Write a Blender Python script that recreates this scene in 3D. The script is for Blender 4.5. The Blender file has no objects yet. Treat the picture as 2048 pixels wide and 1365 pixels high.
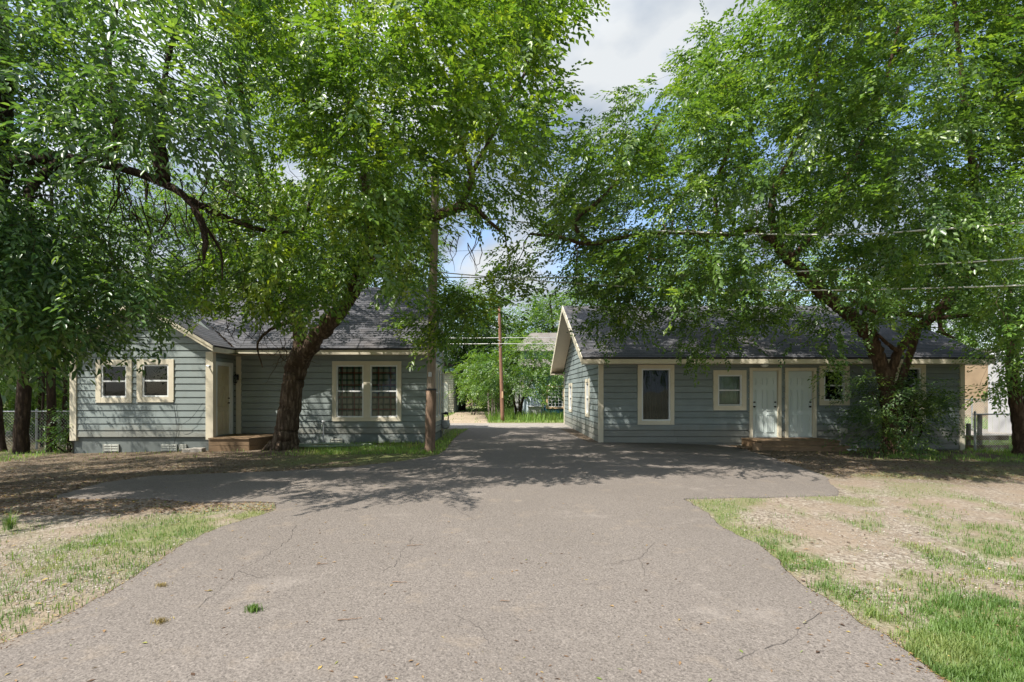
import bpy, math, random
import numpy as np
from mathutils import Vector
R = math.radians
rng = np.random.default_rng(7)
random.seed(7)

# ------------------------------------------------------------------ camera, sky, sun, exposure
scene = bpy.context.scene
F = 1000.0; CX = 1008.0; HY = 785.0; EYE = 1.55          # focal length and vanishing point in photo pixels, eye height
cam_d = bpy.data.cameras.new('camera'); cam = bpy.data.objects.new('camera', cam_d)
scene.collection.objects.link(cam); scene.camera = cam
cam.location = (0, 0, EYE); cam.rotation_euler = (R(90), 0, 0)
cam_d.sensor_width = 36; cam_d.lens = 36*F/2048
cam_d.shift_x = (1024-CX)/2048; cam_d.shift_y = (HY-682.5)/2048
cam_d.clip_start = 0.05; cam_d.clip_end = 3000

SUN = np.array([0.54, 0.40, -1.0])                        # travel of the sunlight
sun_d = bpy.data.lights.new('sun', 'SUN'); sun = bpy.data.objects.new('sun', sun_d)
scene.collection.objects.link(sun)
sun_d.energy = 4.6; sun_d.angle = R(0.55); sun_d.color = (1.0, 0.95, 0.86)
sun.rotation_euler = Vector(SUN).to_track_quat('-Z', 'Y').to_euler()

world = bpy.data.worlds.new('World'); scene.world = world; world.use_nodes = True
nt = world.node_tree; nt.nodes.clear()
N = nt.nodes.new; Lk = nt.links.new
sky = N('ShaderNodeTexSky'); sky.sky_type = 'NISHITA'; sky.sun_disc = False
sky.sun_elevation = math.atan2(1, math.hypot(.54, .40)); sky.sun_rotation = math.atan2(-.54, -.40)
bg1 = N('ShaderNodeBackground'); bg1.inputs[1].default_value = 0.15; Lk(sky.outputs[0], bg1.inputs[0])
tc = N('ShaderNodeTexCoord'); mp = N('ShaderNodeMapping'); mp.inputs['Scale'].default_value = (1.0, 1.0, 1.9)
mp.inputs['Location'].default_value = (0.35, 0.2, 0.1)
Lk(tc.outputs['Generated'], mp.inputs[0])
n1 = N('ShaderNodeTexNoise'); n1.inputs['Scale'].default_value = 2.1; n1.inputs['Detail'].default_value = 7; n1.inputs['Roughness'].default_value = .52
n1.inputs['Distortion'].default_value = .25
Lk(mp.outputs[0], n1.inputs['Vector'])
cr = N('ShaderNodeValToRGB'); cr.color_ramp.elements[0].position = .41; cr.color_ramp.elements[1].position = .50
Lk(n1.outputs[0], cr.inputs[0])
n2 = N('ShaderNodeTexNoise'); n2.inputs['Scale'].default_value = 3.2; n2.inputs['Detail'].default_value = 6; n2.inputs['Roughness'].default_value = .5
mp2 = N('ShaderNodeMapping'); mp2.inputs['Location'].default_value = (3.1, 1.2, .4); mp2.inputs['Scale'].default_value = (1, 1, 1.7)
Lk(tc.outputs['Generated'], mp2.inputs[0]); Lk(mp2.outputs[0], n2.inputs['Vector'])
cr2 = N('ShaderNodeValToRGB'); e = cr2.color_ramp.elements
e[0].position = .40; e[0].color = (.42, .52, .67, 1); e[1].position = .60; e[1].color = (.93, .97, 1.0, 1)
Lk(n2.outputs[0], cr2.inputs[0])
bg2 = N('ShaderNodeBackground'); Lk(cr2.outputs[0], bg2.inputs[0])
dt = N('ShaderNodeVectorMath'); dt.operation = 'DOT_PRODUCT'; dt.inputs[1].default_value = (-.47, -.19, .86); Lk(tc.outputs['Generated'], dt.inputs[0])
mr = N('ShaderNodeMapRange'); mr.inputs[1].default_value = .25; mr.inputs[2].default_value = .95; mr.inputs[3].default_value = .50; mr.inputs[4].default_value = 1.25; Lk(dt.outputs['Value'], mr.inputs[0]); Lk(mr.outputs[0], bg2.inputs[1])  # clouds overhead and sunward, outside the view, made brighter as added fill
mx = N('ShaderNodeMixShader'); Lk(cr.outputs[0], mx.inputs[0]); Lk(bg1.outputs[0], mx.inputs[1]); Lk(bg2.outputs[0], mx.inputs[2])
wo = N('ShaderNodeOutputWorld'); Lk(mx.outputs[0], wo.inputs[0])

scene.view_settings.view_transform = 'Standard'; scene.view_settings.look = 'None'
scene.view_settings.exposure = 0.82; scene.view_settings.gamma = 1
scene.render.resolution_x = 1024; scene.render.resolution_y = 682
scene.render.engine = 'CYCLES'
scene.cycles.max_bounces = 8; scene.cycles.transparent_max_bounces = 8
scene.cycles.caustics_reflective = False; scene.cycles.caustics_refractive = False

# ------------------------------------------------------------------ helpers
def P(px, py, Y):
    return np.array([(px-CX)/F*Y, Y, EYE+(HY-py)/F*Y])
def PX(p):
    return CX+p[..., 0]/p[..., 1]*F, HY-(p[..., 2]-EYE)/p[..., 1]*F
def gz(x):
    return -0.022*np.clip(np.abs(x)-3.5, 0, 14)
def ground_at(px, py):
    Y = EYE*F/(py-HY)
    for _ in range(6):
        x = (px-CX)/F*Y; Y = (EYE-gz(x))*F/(py-HY)
    return x, Y
def smooth(a, b, x):
    t = np.clip((x-a)/(b-a), 0, 1); return t*t*(3-2*t)
_perm = rng.random((256, 256))
def vnoise(x, y, s=1.0, o=0):
    x = np.asarray(x, float)*s+o*17.3+500; y = np.asarray(y, float)*s+o*9.1+500
    xi = np.floor(x).astype(int); yi = np.floor(y).astype(int); fx = x-xi; fy = y-yi
    fx = fx*fx*(3-2*fx); fy = fy*fy*(3-2*fy)
    g = lambda a, b: _perm[a % 256, b % 256]
    return (g(xi, yi)*(1-fx)+g(xi+1, yi)*fx)*(1-fy)+(g(xi, yi+1)*(1-fx)+g(xi+1, yi+1)*fx)*fy
def fnoise(x, y, s=1.0, o=0):
    return .55*vnoise(x, y, s, o)+.3*vnoise(x, y, s*2.3, o+3)+.15*vnoise(x, y, s*5.1, o+5)
def inpoly(px, py, poly):
    poly = np.asarray(poly, float); n = len(poly); c = np.zeros(np.shape(px), bool); j = n-1
    for i in range(n):
        xi, yi = poly[i]; xj, yj = poly[j]
        if yi != yj:
            c ^= ((yi > py) != (yj > py)) & (px < (xj-xi)*(py-yi)/(yj-yi)+xi)
        j = i
    return c

COL = scene.collection
def tag(o, label=None, cat=None, group=None, kind=None):
    if label: o['label'] = label
    if cat: o['category'] = cat
    if group: o['group'] = group
    if kind: o['kind'] = kind
    return o
def thing(name, label, cat, loc=(0, 0, 0), group=None):
    o = bpy.data.objects.new(name, None); COL.objects.link(o); o.location = loc
    o.empty_display_size = .2
    return tag(o, label, cat, group)
def link(o, parent=None):
    COL.objects.link(o)
    if parent is not None:
        o.parent = parent
        loc = Vector((0, 0, 0)); q = parent
        while q is not None: loc += q.location; q = q.parent
        o.location = -loc
    return o
class MB:
    def __init__(s): s.v = []; s.f = []; s.uv = []; s.hasuv = False
    def face(s, pts, uv=None):
        i = len(s.v); s.v += [tuple(map(float, p)) for p in pts]; s.f.append(tuple(range(i, i+len(pts))))
        if uv: s.hasuv = True
        s.uv.append(uv or [(0, 0)]*len(pts))
    def box(s, x0, x1, y0, y1, z0, z1, T=None):
        c = [(x, y, z) for z in (z0, z1) for y in (y0, y1) for x in (x0, x1)]
        if T: c = [T(*p) for p in c]
        i = len(s.v); s.v += [tuple(map(float, p)) for p in c]
        for f in ((0, 2, 3, 1), (4, 5, 7, 6), (0, 1, 5, 4), (2, 6, 7, 3), (0, 4, 6, 2), (1, 3, 7, 5)):
            s.f.append(tuple(i+k for k in f)); s.uv.append([(0, 0)]*4)
    def hexa(s, c):
        i = len(s.v); s.v += [tuple(map(float, p)) for p in c]
        for f in ((0, 2, 3, 1), (4, 5, 7, 6), (0, 1, 5, 4), (2, 6, 7, 3), (0, 4, 6, 2), (1, 3, 7, 5)):
            s.f.append(tuple(i+k for k in f)); s.uv.append([(0, 0)]*4)
    def tube(s, pts, rad, sides=8, cap=True, wob=0.0, seed=0):
        pts = np.asarray(pts, float); n = len(pts)
        rad = np.broadcast_to(np.asarray(rad, float), (n,))
        t = np.gradient(pts, axis=0); t /= np.linalg.norm(t, axis=1)[:, None]+1e-9
        u = np.cross(t[0], (0, 0, 1.0));
        if np.linalg.norm(u) < 1e-3: u = np.array([1.0, 0, 0])
        u /= np.linalg.norm(u); base = len(s.v)
        ang = np.arange(sides)/sides*2*math.pi
        for k in range(n):
            u = u-t[k]*np.dot(u, t[k]); u /= np.linalg.norm(u)+1e-9; w = np.cross(t[k], u)
            for a in ang:
                r = rad[k]
                if wob: r *= 1+wob*(fnoise(a*1.9/math.pi*2+seed, k*.33, 1.5, seed)-.5)*2
                s.v.append(tuple(pts[k]+r*(math.cos(a)*u+math.sin(a)*w)))
        for k in range(n-1):
            for a in range(sides):
                b = (a+1) % sides
                s.f.append((base+k*sides+a, base+k*sides+b, base+(k+1)*sides+b, base+(k+1)*sides+a)); s.uv.append([(0, 0)]*4)
        if cap:
            s.f.append(tuple(base+a for a in range(sides))[::-1]); s.uv.append([(0, 0)]*sides)
            s.f.append(tuple(base+(n-1)*sides+a for a in range(sides))); s.uv.append([(0, 0)]*sides)
    def build(s, name, mat, parent=None, smooth_=False, bevel=0):
        me = bpy.data.meshes.new(name); me.from_pydata(s.v, [], s.f)
        if s.hasuv:
            l = me.uv_layers.new(name='UVMap'); flat = [c for f in s.uv for p in f for c in p]
            l.data.foreach_set('uv', flat)
        me.materials.append(mat); me.update()
        if smooth_: me.polygons.foreach_set('use_smooth', [True]*len(me.polygons))
        o = bpy.data.objects.new(name, me); link(o, parent)
        if bevel:
            m = o.modifiers.new('bevel', 'BEVEL'); m.width = bevel; m.segments = 2; m.limit_method = 'ANGLE'
        return o
def npmesh(name, V, Fc, mat, parent=None, smooth_=False):
    """V (n,3); Fc list of (m,k) int arrays"""
    me = bpy.data.meshes.new(name); me.vertices.add(len(V)); me.vertices.foreach_set('co', np.ascontiguousarray(V, np.float32).ravel())
    tot = sum(f.size for f in Fc); npoly = sum(len(f) for f in Fc)
    me.loops.add(tot); me.polygons.add(npoly)
    me.loops.foreach_set('vertex_index', np.concatenate([f.ravel() for f in Fc]).astype(np.int32))
    sizes = np.concatenate([np.full(len(f), f.shape[1]) for f in Fc]); st = np.concatenate([[0], np.cumsum(sizes)[:-1]])
    me.polygons.foreach_set('loop_start', st.astype(np.int32)); me.polygons.foreach_set('loop_total', sizes.astype(np.int32))
    if smooth_: me.polygons.foreach_set('use_smooth', np.ones(npoly, bool))
    me.update(calc_edges=True); me.materials.append(mat)
    o = bpy.data.objects.new(name, me); link(o, parent); return o
def cr_path(pts, n=8):
    """Catmull-Rom through rows (any width)"""
    pts = np.asarray(pts, float); p = np.vstack([2*pts[0]-pts[1], pts, 2*pts[-1]-pts[-2]]); out = []
    for i in range(1, len(p)-2):
        for k in range(n):
            t = k/n
            out.append(.5*((2*p[i])+(-p[i-1]+p[i+1])*t+(2*p[i-1]-5*p[i]+4*p[i+1]-p[i+2])*t*t+(-p[i-1]+3*p[i]-3*p[i+1]+p[i+2])*t**3))
    out.append(p[-2]); return np.array(out)

# ------------------------------------------------------------------ materials
class MT:
    def __init__(s, name):
        s.m = bpy.data.materials.new(name); s.m.use_nodes = True; s.t = s.m.node_tree
        s.b = s.t.nodes['Principled BSDF']; s.out = s.t.nodes['Material Output']
    def n(s, ty, **kw):
        x = s.t.nodes.new(ty)
        for k, v in kw.items():
            if k.startswith('_'): setattr(x, k[1:], v)
            else: x.inputs[k.replace('__', ' ')].default_value = v
        return x
    def l(s, a, b): s.t.links.new(a, b)
    def co(s, kind='Object', scale=(1, 1, 1)):
        c = s.n('ShaderNodeTexCoord'); m = s.n('ShaderNodeMapping'); m.inputs['Scale'].default_value = scale
        s.l(c.outputs[kind], m.inputs[0]); return m.outputs[0]
    def noise(s, vec, scale, detail=4, rough=.5):
        x = s.n('ShaderNodeTexNoise', Scale=scale, Detail=detail, Roughness=rough); s.l(vec, x.inputs['Vector']); return x.outputs[0]
    def ramp(s, fac, stops):
        r = s.n('ShaderNodeValToRGB'); el = r.color_ramp.elements
        while len(el) < len(stops): el.new(.5)
        for e_, (p, c) in zip(el, stops):
            e_.position = p; e_.color = (*c, 1) if not isinstance(c, (int, float)) else (c, c, c, 1)
        s.l(fac, r.inputs[0]); return r.outputs[0]
    def mix(s, fac, a, b, mode='MIX'):
        x = s.n('ShaderNodeMix', _data_type='RGBA', _blend_type=mode)
        for sock, v in ((x.inputs[0], fac), (x.inputs[6], a), (x.inputs[7], b)):
            if isinstance(v, (int, float)): sock.default_value = v
            elif isinstance(v, tuple): sock.default_value = (*v, 1)
            else: s.l(v, sock)
        return x.outputs[2]
    def bump(s, h, strength=.3, dist=.01):
        x = s.n('ShaderNodeBump', Strength=strength, Distance=dist); s.l(h, x.inputs['Height']); s.l(x.outputs[0], s.b.inputs['Normal'])
    def done(s, color=None, rough=.7, spec=.3, metal=0):
        if color is not None:
            if isinstance(color, tuple): s.b.inputs['Base Color'].default_value = (*color, 1)
            else: s.l(color, s.b.inputs['Base Color'])
        s.b.inputs['Roughness'].default_value = rough; s.b.inputs['Specular IOR Level'].default_value = spec
        s.b.inputs['Metallic'].default_value = metal; return s.m

def paint(name, col, var=.12, rough=.55, bumps=.15, dirt=(.2, .17, .12), dirtamt=.25, spec=.3, board=0, mud=0):
    m = MT(name); v = m.co('Object'); n1 = m.noise(v, 1.3, 5, .6); n2 = m.noise(m.co('Object', (3, 3, 22)), 6, 4, .6)
    c = m.mix(m.ramp(n1, [(.3, 0.0), (.75, 1.0)]), tuple(x*(1-var) for x in col), tuple(min(1, x*(1+var)) for x in col))
    c = m.mix(m.ramp(m.noise(v, 3.1, 8, .7), [(.56, 0.0), (.8, dirtamt)]), c, dirt)
    if board:
        g = m.n('ShaderNodeNewGeometry'); c = m.mix(1.0, c, m.ramp(g.outputs['Random Per Island'], [(0, 1-board), (1, 1+board)]), 'MULTIPLY')
        st = m.noise(m.co('Object', (7, 7, .5)), 1.2, 5, .7); c = m.mix(m.ramp(st, [(.58, 0.0), (.8, .35)]), c, tuple(x*.6 for x in col))
    if mud:
        cc = m.n('ShaderNodeTexCoord'); sx = m.n('ShaderNodeSeparateXYZ'); m.l(cc.outputs['Object'], sx.inputs[0])
        ad = m.n('ShaderNodeMath', _operation='MULTIPLY_ADD'); m.l(m.noise(v, 2.5, 6, .7), ad.inputs[0]); ad.inputs[1].default_value = -.7; m.l(sx.outputs[2], ad.inputs[2])
        c = m.mix(m.ramp(ad.outputs[0], [(0, .45), (.28, 0.0)]), c, (.22, .18, .13))
    m.bump(n2, bumps, .004); return m.done(c, rough, spec)
M = {}
M['siding_left'] = paint('blue grey siding', (.258, .295, .285), .12, .5, board=.09, mud=1)
M['siding_right'] = paint('slate blue siding', (.225, .262, .262), .12, .5, board=.09, mud=1)
M['cream'] = paint('cream trim', (.68, .615, .48), .08, .5, .1, (.3, .24, .15), .3)
M['white'] = paint('white vinyl', (.74, .75, .74), .04, .35, .04, (.4, .38, .34), .12)
M['doorwhite'] = paint('white door paint', (.60, .66, .64), .05, .4, .06, (.35, .35, .32), .15)
M['doorcream'] = paint('stained cream door', (.62, .54, .38), .08, .5, .08, (.35, .2, .08), .6)
M['found'] = paint('painted foundation', (.165, .185, .178), .2, .8, .5, (.33, .33, .31), .6)
M['vent'] = paint('vent white', (.5, .5, .45), .15, .6, .1, (.2, .17, .12), .5)
M['soffit'] = paint('soffit board', (.60, .53, .42), .05, .6, .05)
M['concrete'] = paint('concrete', (.36, .33, .29), .2, .9, .5)
M['black'] = MT('black metal').done((.015, .015, .016), .4, .5)
M['darkint'] = MT('interior shade tone').done((.02, .02, .02), .9, .1)  # near black, painted for the shade inside the rooms
M['metal'] = MT('galvanised metal').done((.42, .43, .44), .4, .5, .7)
M['bronze'] = MT('dark knob metal').done((.05, .045, .04), .35, .5, .8)
M['cable'] = MT('grey cable').done((.62, .61, .58), .45, .5)
M['hose'] = MT('pale green hose').done((.30, .36, .27), .5, .4)
M['shed_roof'] = paint('oxidised metal roof', (.20, .27, .26), .3, .6)
M['shed_wall'] = paint('peeling cream boards', (.46, .43, .34), .2, .8, .3, (.2, .18, .15), .8)
M['pinkwall'] = paint('pinkish stucco', (.50, .38, .31), .1, .9)
M['tanwall'] = paint('tan brick wall', (.40, .28, .18), .2, .9)
M['greyshed'] = paint('pale grey panel', (.50, .49, .50), .06, .6)
M['bluehouse'] = paint('blue siding far house', (.13, .22, .29), .1, .6)
M['blueskirt'] = paint('deep blue skirting', (.03, .12, .18), .15, .6)
M['peach'] = paint('peach window trim', (.60, .40, .24), .1, .6)
M['brownroof'] = paint('brown grey shingles', (.19, .17, .155), .25, .9, .4)
M['tarp'] = paint('pale plastic sheet', (.45, .52, .58), .3, .4)
M['tub'] = paint('dirty white tub', (.6, .6, .6), .15, .4, .1, (.25, .2, .2), .6)

def glass_mat():
    m = MT('window glass'); t = m.t
    tr = m.n('ShaderNodeBsdfTransparent'); tr.inputs[0].default_value = (.75, .8, .78, 1)
    gl = m.n('ShaderNodeBsdfGlossy', Roughness=.02); gl.inputs[0].default_value = (.9, .95, 1, 1)
    fr = m.n('ShaderNodeFresnel', IOR=1.45); mx = m.n('ShaderNodeMixShader')
    nz = m.noise(m.co('Object'), 1.1, 2, .5); bp = m.n('ShaderNodeBump', Strength=.06, Distance=.05); m.l(nz, bp.inputs['Height'])
    m.l(bp.outputs[0], gl.inputs['Normal']); m.l(fr.outputs[0], mx.inputs[0]); m.l(tr.outputs[0], mx.inputs[1]); m.l(gl.outputs[0], mx.inputs[2])
    m.l(mx.outputs[0], m.out.inputs[0]); return m.m
M['glass'] = glass_mat()

def shingles(name, base):
    m = MT(name); c = m.n('ShaderNodeTexCoord'); uv = c.outputs['UV']
    br = m.n('ShaderNodeTexBrick', Scale=1.0, Mortar__Size=.006, Brick__Width=.30, Row__Height=.145, Bias=0.0)
    br.inputs['Color1'].default_value = (*[x*.75 for x in base], 1); br.inputs['Color2'].default_value = (*[x*1.3 for x in base], 1)
    br.inputs['Mortar'].default_value = (*[x*.25 for x in base], 1); m.l(uv, br.inputs['Vector'])
    n = m.noise(m.co('Object'), 90, 3, .7); n2 = m.noise(m.co('Object'), .8, 5, .6)
    col = m.mix(m.ramp(n, [(.3, .0), (.8, .5)]), br.outputs['Color'], (.2, .195, .19))
    col = m.mix(m.ramp(n2, [(.5, 0.0), (.75, .35)]), col, (.16, .13, .11))
    sx = m.n('ShaderNodeSeparateXYZ'); m.l(uv, sx.inputs[0])
    dv = m.n('ShaderNodeMath', _operation='DIVIDE'); dv.inputs[1].default_value = .145; m.l(sx.outputs[1], dv.inputs[0])
    fr = m.n('ShaderNodeMath', _operation='FRACT'); m.l(dv.outputs[0], fr.inputs[0])
    edge = m.ramp(fr.outputs[0], [(0.0, .0), (.10, .12), (.16, 1.0), (1.0, 1.0)])
    col = m.mix(1.0, col, edge, 'MULTIPLY')
    inv = m.n('ShaderNodeMath', _operation='SUBTRACT'); inv.inputs[0].default_value = 1; m.l(fr.outputs[0], inv.inputs[1])
    ad = m.n('ShaderNodeMath', _operation='ADD'); m.l(inv.outputs[0], ad.inputs[0]); m.l(n, ad.inputs[1])
    m.bump(ad.outputs[0], .55, .012); return m.done(col, .9, .15)
M['roof'] = shingles('dark shingle roof', (.075, .075, .088))

def wood(name, c1, c2, rough=.8, stretch=(3, 30, 30)):
    m = MT(name); v = m.co('Object', stretch); n = m.noise(v, 1.6, 6, .65); n2 = m.noise(m.co('Object'), 2.3, 4, .6)
    c = m.mix(m.ramp(n, [(.3, 0.0), (.7, 1.0)]), c1, c2); c = m.mix(m.ramp(n2, [(.5, 0.0), (.75, .5)]), c, tuple(x*.5 for x in c1))
    m.bump(n, .4, .006); return m.done(c, rough, .2)
M['deck'] = wood('weathered brown deck wood', (.16, .105, .062), (.30, .205, .125))
M['pole'] = wood('weathered pole wood', (.27, .215, .17), (.42, .34, .27), .85, (28, 28, 1.6))
M['poledark'] = wood('dark tarred pole wood', (.15, .10, .07), (.30, .205, .145), .85, (28, 28, 2.2))
M['poleNew'] = wood('reddish creosote pole', (.20, .10, .065), (.32, .18, .12), .8, (28, 28, 1.6))
M['post'] = wood('grey weathered post', (.24, .20, .18), (.40, .34, .31), .9, (20, 20, 2))

def bark(name, c1, c2, s=1.0):
    m = MT(name); v = m.co('Object', (9*s, 9*s, 1.6*s))
    vo = m.n('ShaderNodeTexVoronoi', Scale=2.2, _feature='F1'); dn = m.n('ShaderNodeTexNoise', Scale=2.5, Detail=5.0)
    m.l(v, dn.inputs['Vector']); mm = m.mix(.35, v, dn.outputs['Color']); m.l(mm, vo.inputs['Vector'])
    n = m.noise(m.co('Object', (6, 6, 3)), 4, 8, .7)
    c = m.mix(m.ramp(vo.outputs['Distance'], [(.1, 1.0), (.6, 0.0)]), c1, c2)
    c = m.mix(m.ramp(n, [(.35, .6), (.65, 0.0)]), c, tuple(x*.45 for x in c1))
    inv = m.n('ShaderNodeMath', _operation='SUBTRACT'); inv.inputs[0].default_value = 1; m.l(vo.outputs['Distance'], inv.inputs[1])
    ad = m.n('ShaderNodeMath', _operation='ADD'); m.l(inv.outputs[0], ad.inputs[0]); m.l(n, ad.inputs[1])
    m.bump(ad.outputs[0], .9, .05); return m.done(c, .95, .1)
M['bark'] = bark('furrowed brown bark', (.10, .07, .05), (.27, .20, .145))
M['bark2'] = bark('dark bark', (.05, .036, .028), (.12, .085, .06))  # darkest of the bark tones
M['bark3'] = bark('warm brown bark', (.10, .065, .045), (.23, .15, .105))

def leaf(name, lo, hi, yel, trans=.34, nscale=.55, yamt=.35, rough=.36):
    m = MT(name); g = m.n('ShaderNodeNewGeometry'); rnd = g.outputs['Random Per Island']
    n = m.noise(m.co('Object'), nscale*1.6, 3, .6)
    ad = m.n('ShaderNodeMath', _operation='MULTIPLY_ADD'); m.l(rnd, ad.inputs[0]); ad.inputs[1].default_value = .45; m.l(n, ad.inputs[2])
    c = m.mix(m.ramp(ad.outputs[0], [(.50, 0.0), (.95, 1.0)]), lo, hi)
    n2 = m.noise(m.co('Object'), 1.35, 2, .5)
    a2 = m.n('ShaderNodeMath', _operation='MULTIPLY_ADD'); m.l(rnd, a2.inputs[0]); a2.inputs[1].default_value = .12; m.l(n2, a2.inputs[2])
    c = m.mix(m.ramp(a2.outputs[0], [(.60, 0.0), (.78, yamt)]), c, yel)
    m.l(c, m.b.inputs['Base Color']); m.b.inputs['Roughness'].default_value = rough; m.b.inputs['Specular IOR Level'].default_value = .62
    tl = m.n('ShaderNodeBsdfTranslucent'); c2 = m.mix(1.0, c, (2.2, 2.2, .8), 'MULTIPLY'); m.l(c2, tl.inputs[0])
    mx = m.n('ShaderNodeMixShader'); mx.inputs[0].default_value = trans
    m.l(m.b.outputs[0], mx.inputs[1]); m.l(tl.outputs[0], mx.inputs[2]); m.l(mx.outputs[0], m.out.inputs[0]); return m.m
M['leafA'] = leaf('broad dark green leaves', (.032, .076, .030), (.105, .19, .058), (.22, .31, .045), yamt=.5)
M['leafB'] = leaf('bright elm leaves', (.046, .102, .018), (.155, .252, .036), (.33, .40, .05), yamt=.8)
M['leafC'] = leaf('mid green elm leaves', (.042, .092, .022), (.128, .218, .043), (.27, .35, .05), yamt=.55)
M['leafD'] = leaf('pale compound leaves', (.06, .13, .03), (.16, .27, .05), (.30, .38, .06), yamt=.5)
M['leafBG'] = leaf('background foliage', (.04, .095, .02), (.12, .21, .035), (.25, .33, .05), yamt=.5, nscale=.3)
M['leafDK'] = leaf('woodland foliage', (.045, .10, .03), (.10, .20, .04), (.25, .36, .05), yamt=.6, nscale=.5)  # slightly duller greens than the background foliage
M['leafBush'] = leaf('wispy bush leaves', (.035, .08, .025), (.10, .17, .05), (.22, .29, .06), yamt=.6)
M['grass'] = leaf('grass blades', (.07, .14, .025), (.14, .225, .045), (.32, .31, .12), .3, .8, .5, .6)
M['drygrass'] = leaf('dry grass', (.20, .15, .07), (.36, .28, .13), (.26, .28, .08), .2, .8, .5, .8)
M['grassfar'] = leaf('tall grass', (.12, .22, .04), (.22, .34, .07), (.34, .36, .12), .3, .4, .8, .6)

def litter_mat():
    m = MT('fallen leaf litter'); g = m.n('ShaderNodeNewGeometry')
    c = m.ramp(g.outputs['Random Per Island'], [(0, (.07, .042, .028)), (.4, (.17, .10, .055)), (.7, (.27, .17, .085)), (.88, (.38, .27, .09)), (.96, (.14, .20, .04)), (1, (.4, .34, .26))])
    return m.done(c, .8, .2)
M['litter'] = litter_mat()
def pebble_mat():
    m = MT('pebbles'); g = m.n('ShaderNodeNewGeometry')
    c = m.ramp(g.outputs['Random Per Island'], [(0, (.17, .14, .115)), (.5, (.25, .21, .17)), (.85, (.33, .285, .24)), (1, (.44, .40, .35))])
    return m.done(c, .9, .2)
M['pebble'] = pebble_mat()

def ground_mat():
    m = MT('dirt and gravel ground'); a = m.n('ShaderNodeVertexColor'); a.layer_name = 'mask'
    sp = m.n('ShaderNodeSeparateColor'); m.l(a.outputs[0], sp.inputs[0])
    v = m.co('Object'); big = m.noise(v, 1.2, 6, .65); fine = m.noise(v, 38, 5, .7)
    vo = m.n('ShaderNodeTexVoronoi', Scale=32.0); m.l(v, vo.inputs['Vector'])
    grav = m.ramp(vo.outputs['Color'], [(.15, (.15, .12, .092)), (.5, (.25, .208, .165)), (.85, (.38, .335, .28))])
    dirt = m.mix(m.ramp(fine, [(.3, 0.0), (.7, 1.0)]), (.20, .15, .11), (.31, .25, .19))
    c = m.mix(m.ramp(big, [(.40, 0.0), (.6, 1.0)]), dirt, grav)
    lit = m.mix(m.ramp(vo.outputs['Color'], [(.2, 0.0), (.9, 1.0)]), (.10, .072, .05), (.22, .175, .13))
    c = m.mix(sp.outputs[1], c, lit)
    gr = m.mix(m.ramp(fine, [(.35, 0.0), (.65, 1.0)]), (.10, .13, .04), (.22, .23, .10))
    c = m.mix(sp.outputs[0], c, gr)
    ad = m.n('ShaderNodeMath', _operation='ADD'); m.l(vo.outputs['Distance'], ad.inputs[0]); m.l(fine, ad.inputs[1])
    m.bump(ad.outputs[0], .7, .02); return m.done(c, .95, .1)
M['ground'] = ground_mat()

def asphalt_mat(name, lo, hi):
    m = MT(name); v = m.co('Object'); vo = m.n('ShaderNodeTexVoronoi', Scale=150.0); m.l(v, vo.inputs['Vector'])
    vo2 = m.n('ShaderNodeTexVoronoi', Scale=48.0); m.l(v, vo2.inputs['Vector'])
    agg = m.ramp(vo.outputs['Color'], [(.08, tuple(x*.5 for x in lo)), (.45, lo), (.8, hi), (.97, tuple(min(1, x*1.55) for x in hi))])
    fine = m.noise(v, 60, 5, .8)
    c = m.mix(.5, agg, m.ramp(fine, [(.36, tuple(x*.5 for x in lo)), (.5, lo), (.62, hi)]))
    n = m.noise(v, .55, 6, .6)
    c = m.mix(m.ramp(n, [(.35, 0.0), (.7, .45)]), c, tuple(x*.72 for x in lo))
    vs = m.n('ShaderNodeTexVoronoi', Scale=34.0); m.l(v, vs.inputs['Vector'])
    c = m.mix(m.ramp(vs.outputs['Distance'], [(.10, .8), (.17, 0.0)]), c, tuple(x*.35 for x in lo))
    vt = m.n('ShaderNodeTexVoronoi', Scale=75.0); m.l(v, vt.inputs['Vector']); sel = m.n('ShaderNodeSeparateColor'); m.l(vt.outputs['Color'], sel.inputs[0])
    c = m.mix(m.ramp(sel.outputs[0], [(.82, 0.0), (.88, .5)]), c, tuple(x*.45 for x in lo)); c = m.mix(m.ramp(sel.outputs[1], [(.93, 0.0), (.97, .3)]), c, tuple(x*1.35 for x in hi))
    ns = m.noise(v, .9, 9, .75); c = m.mix(m.ramp(ns, [(.56, 0.0), (.66, .35)]), c, tuple(min(1, x*1.25) for x in hi))
    n3 = m.noise(m.co('Object', (1, 1, 1)), 2.2, 8, .7)
    c = m.mix(m.ramp(n3, [(.56, 0.0), (.75, .4)]), c, (.34, .27, .20))
    ad = m.n('ShaderNodeMath', _operation='ADD'); m.l(vo2.outputs['Distance'], ad.inputs[0]); m.l(fine, ad.inputs[1])
    m.bump(ad.outputs[0], .5, .008); return m.done(c, .9, .2)
M['asphalt'] = asphalt_mat('worn asphalt', (.178, .153, .134), (.248, .216, .190))
M['alley'] = asphalt_mat('pale alley asphalt', (.30, .27, .24), (.42, .38, .34))
M['track'] = asphalt_mat('dirt track', (.36, .28, .20), (.48, .40, .30))
M['crack'] = MT('crack').done((.12, .105, .095), 1, 0)

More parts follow.
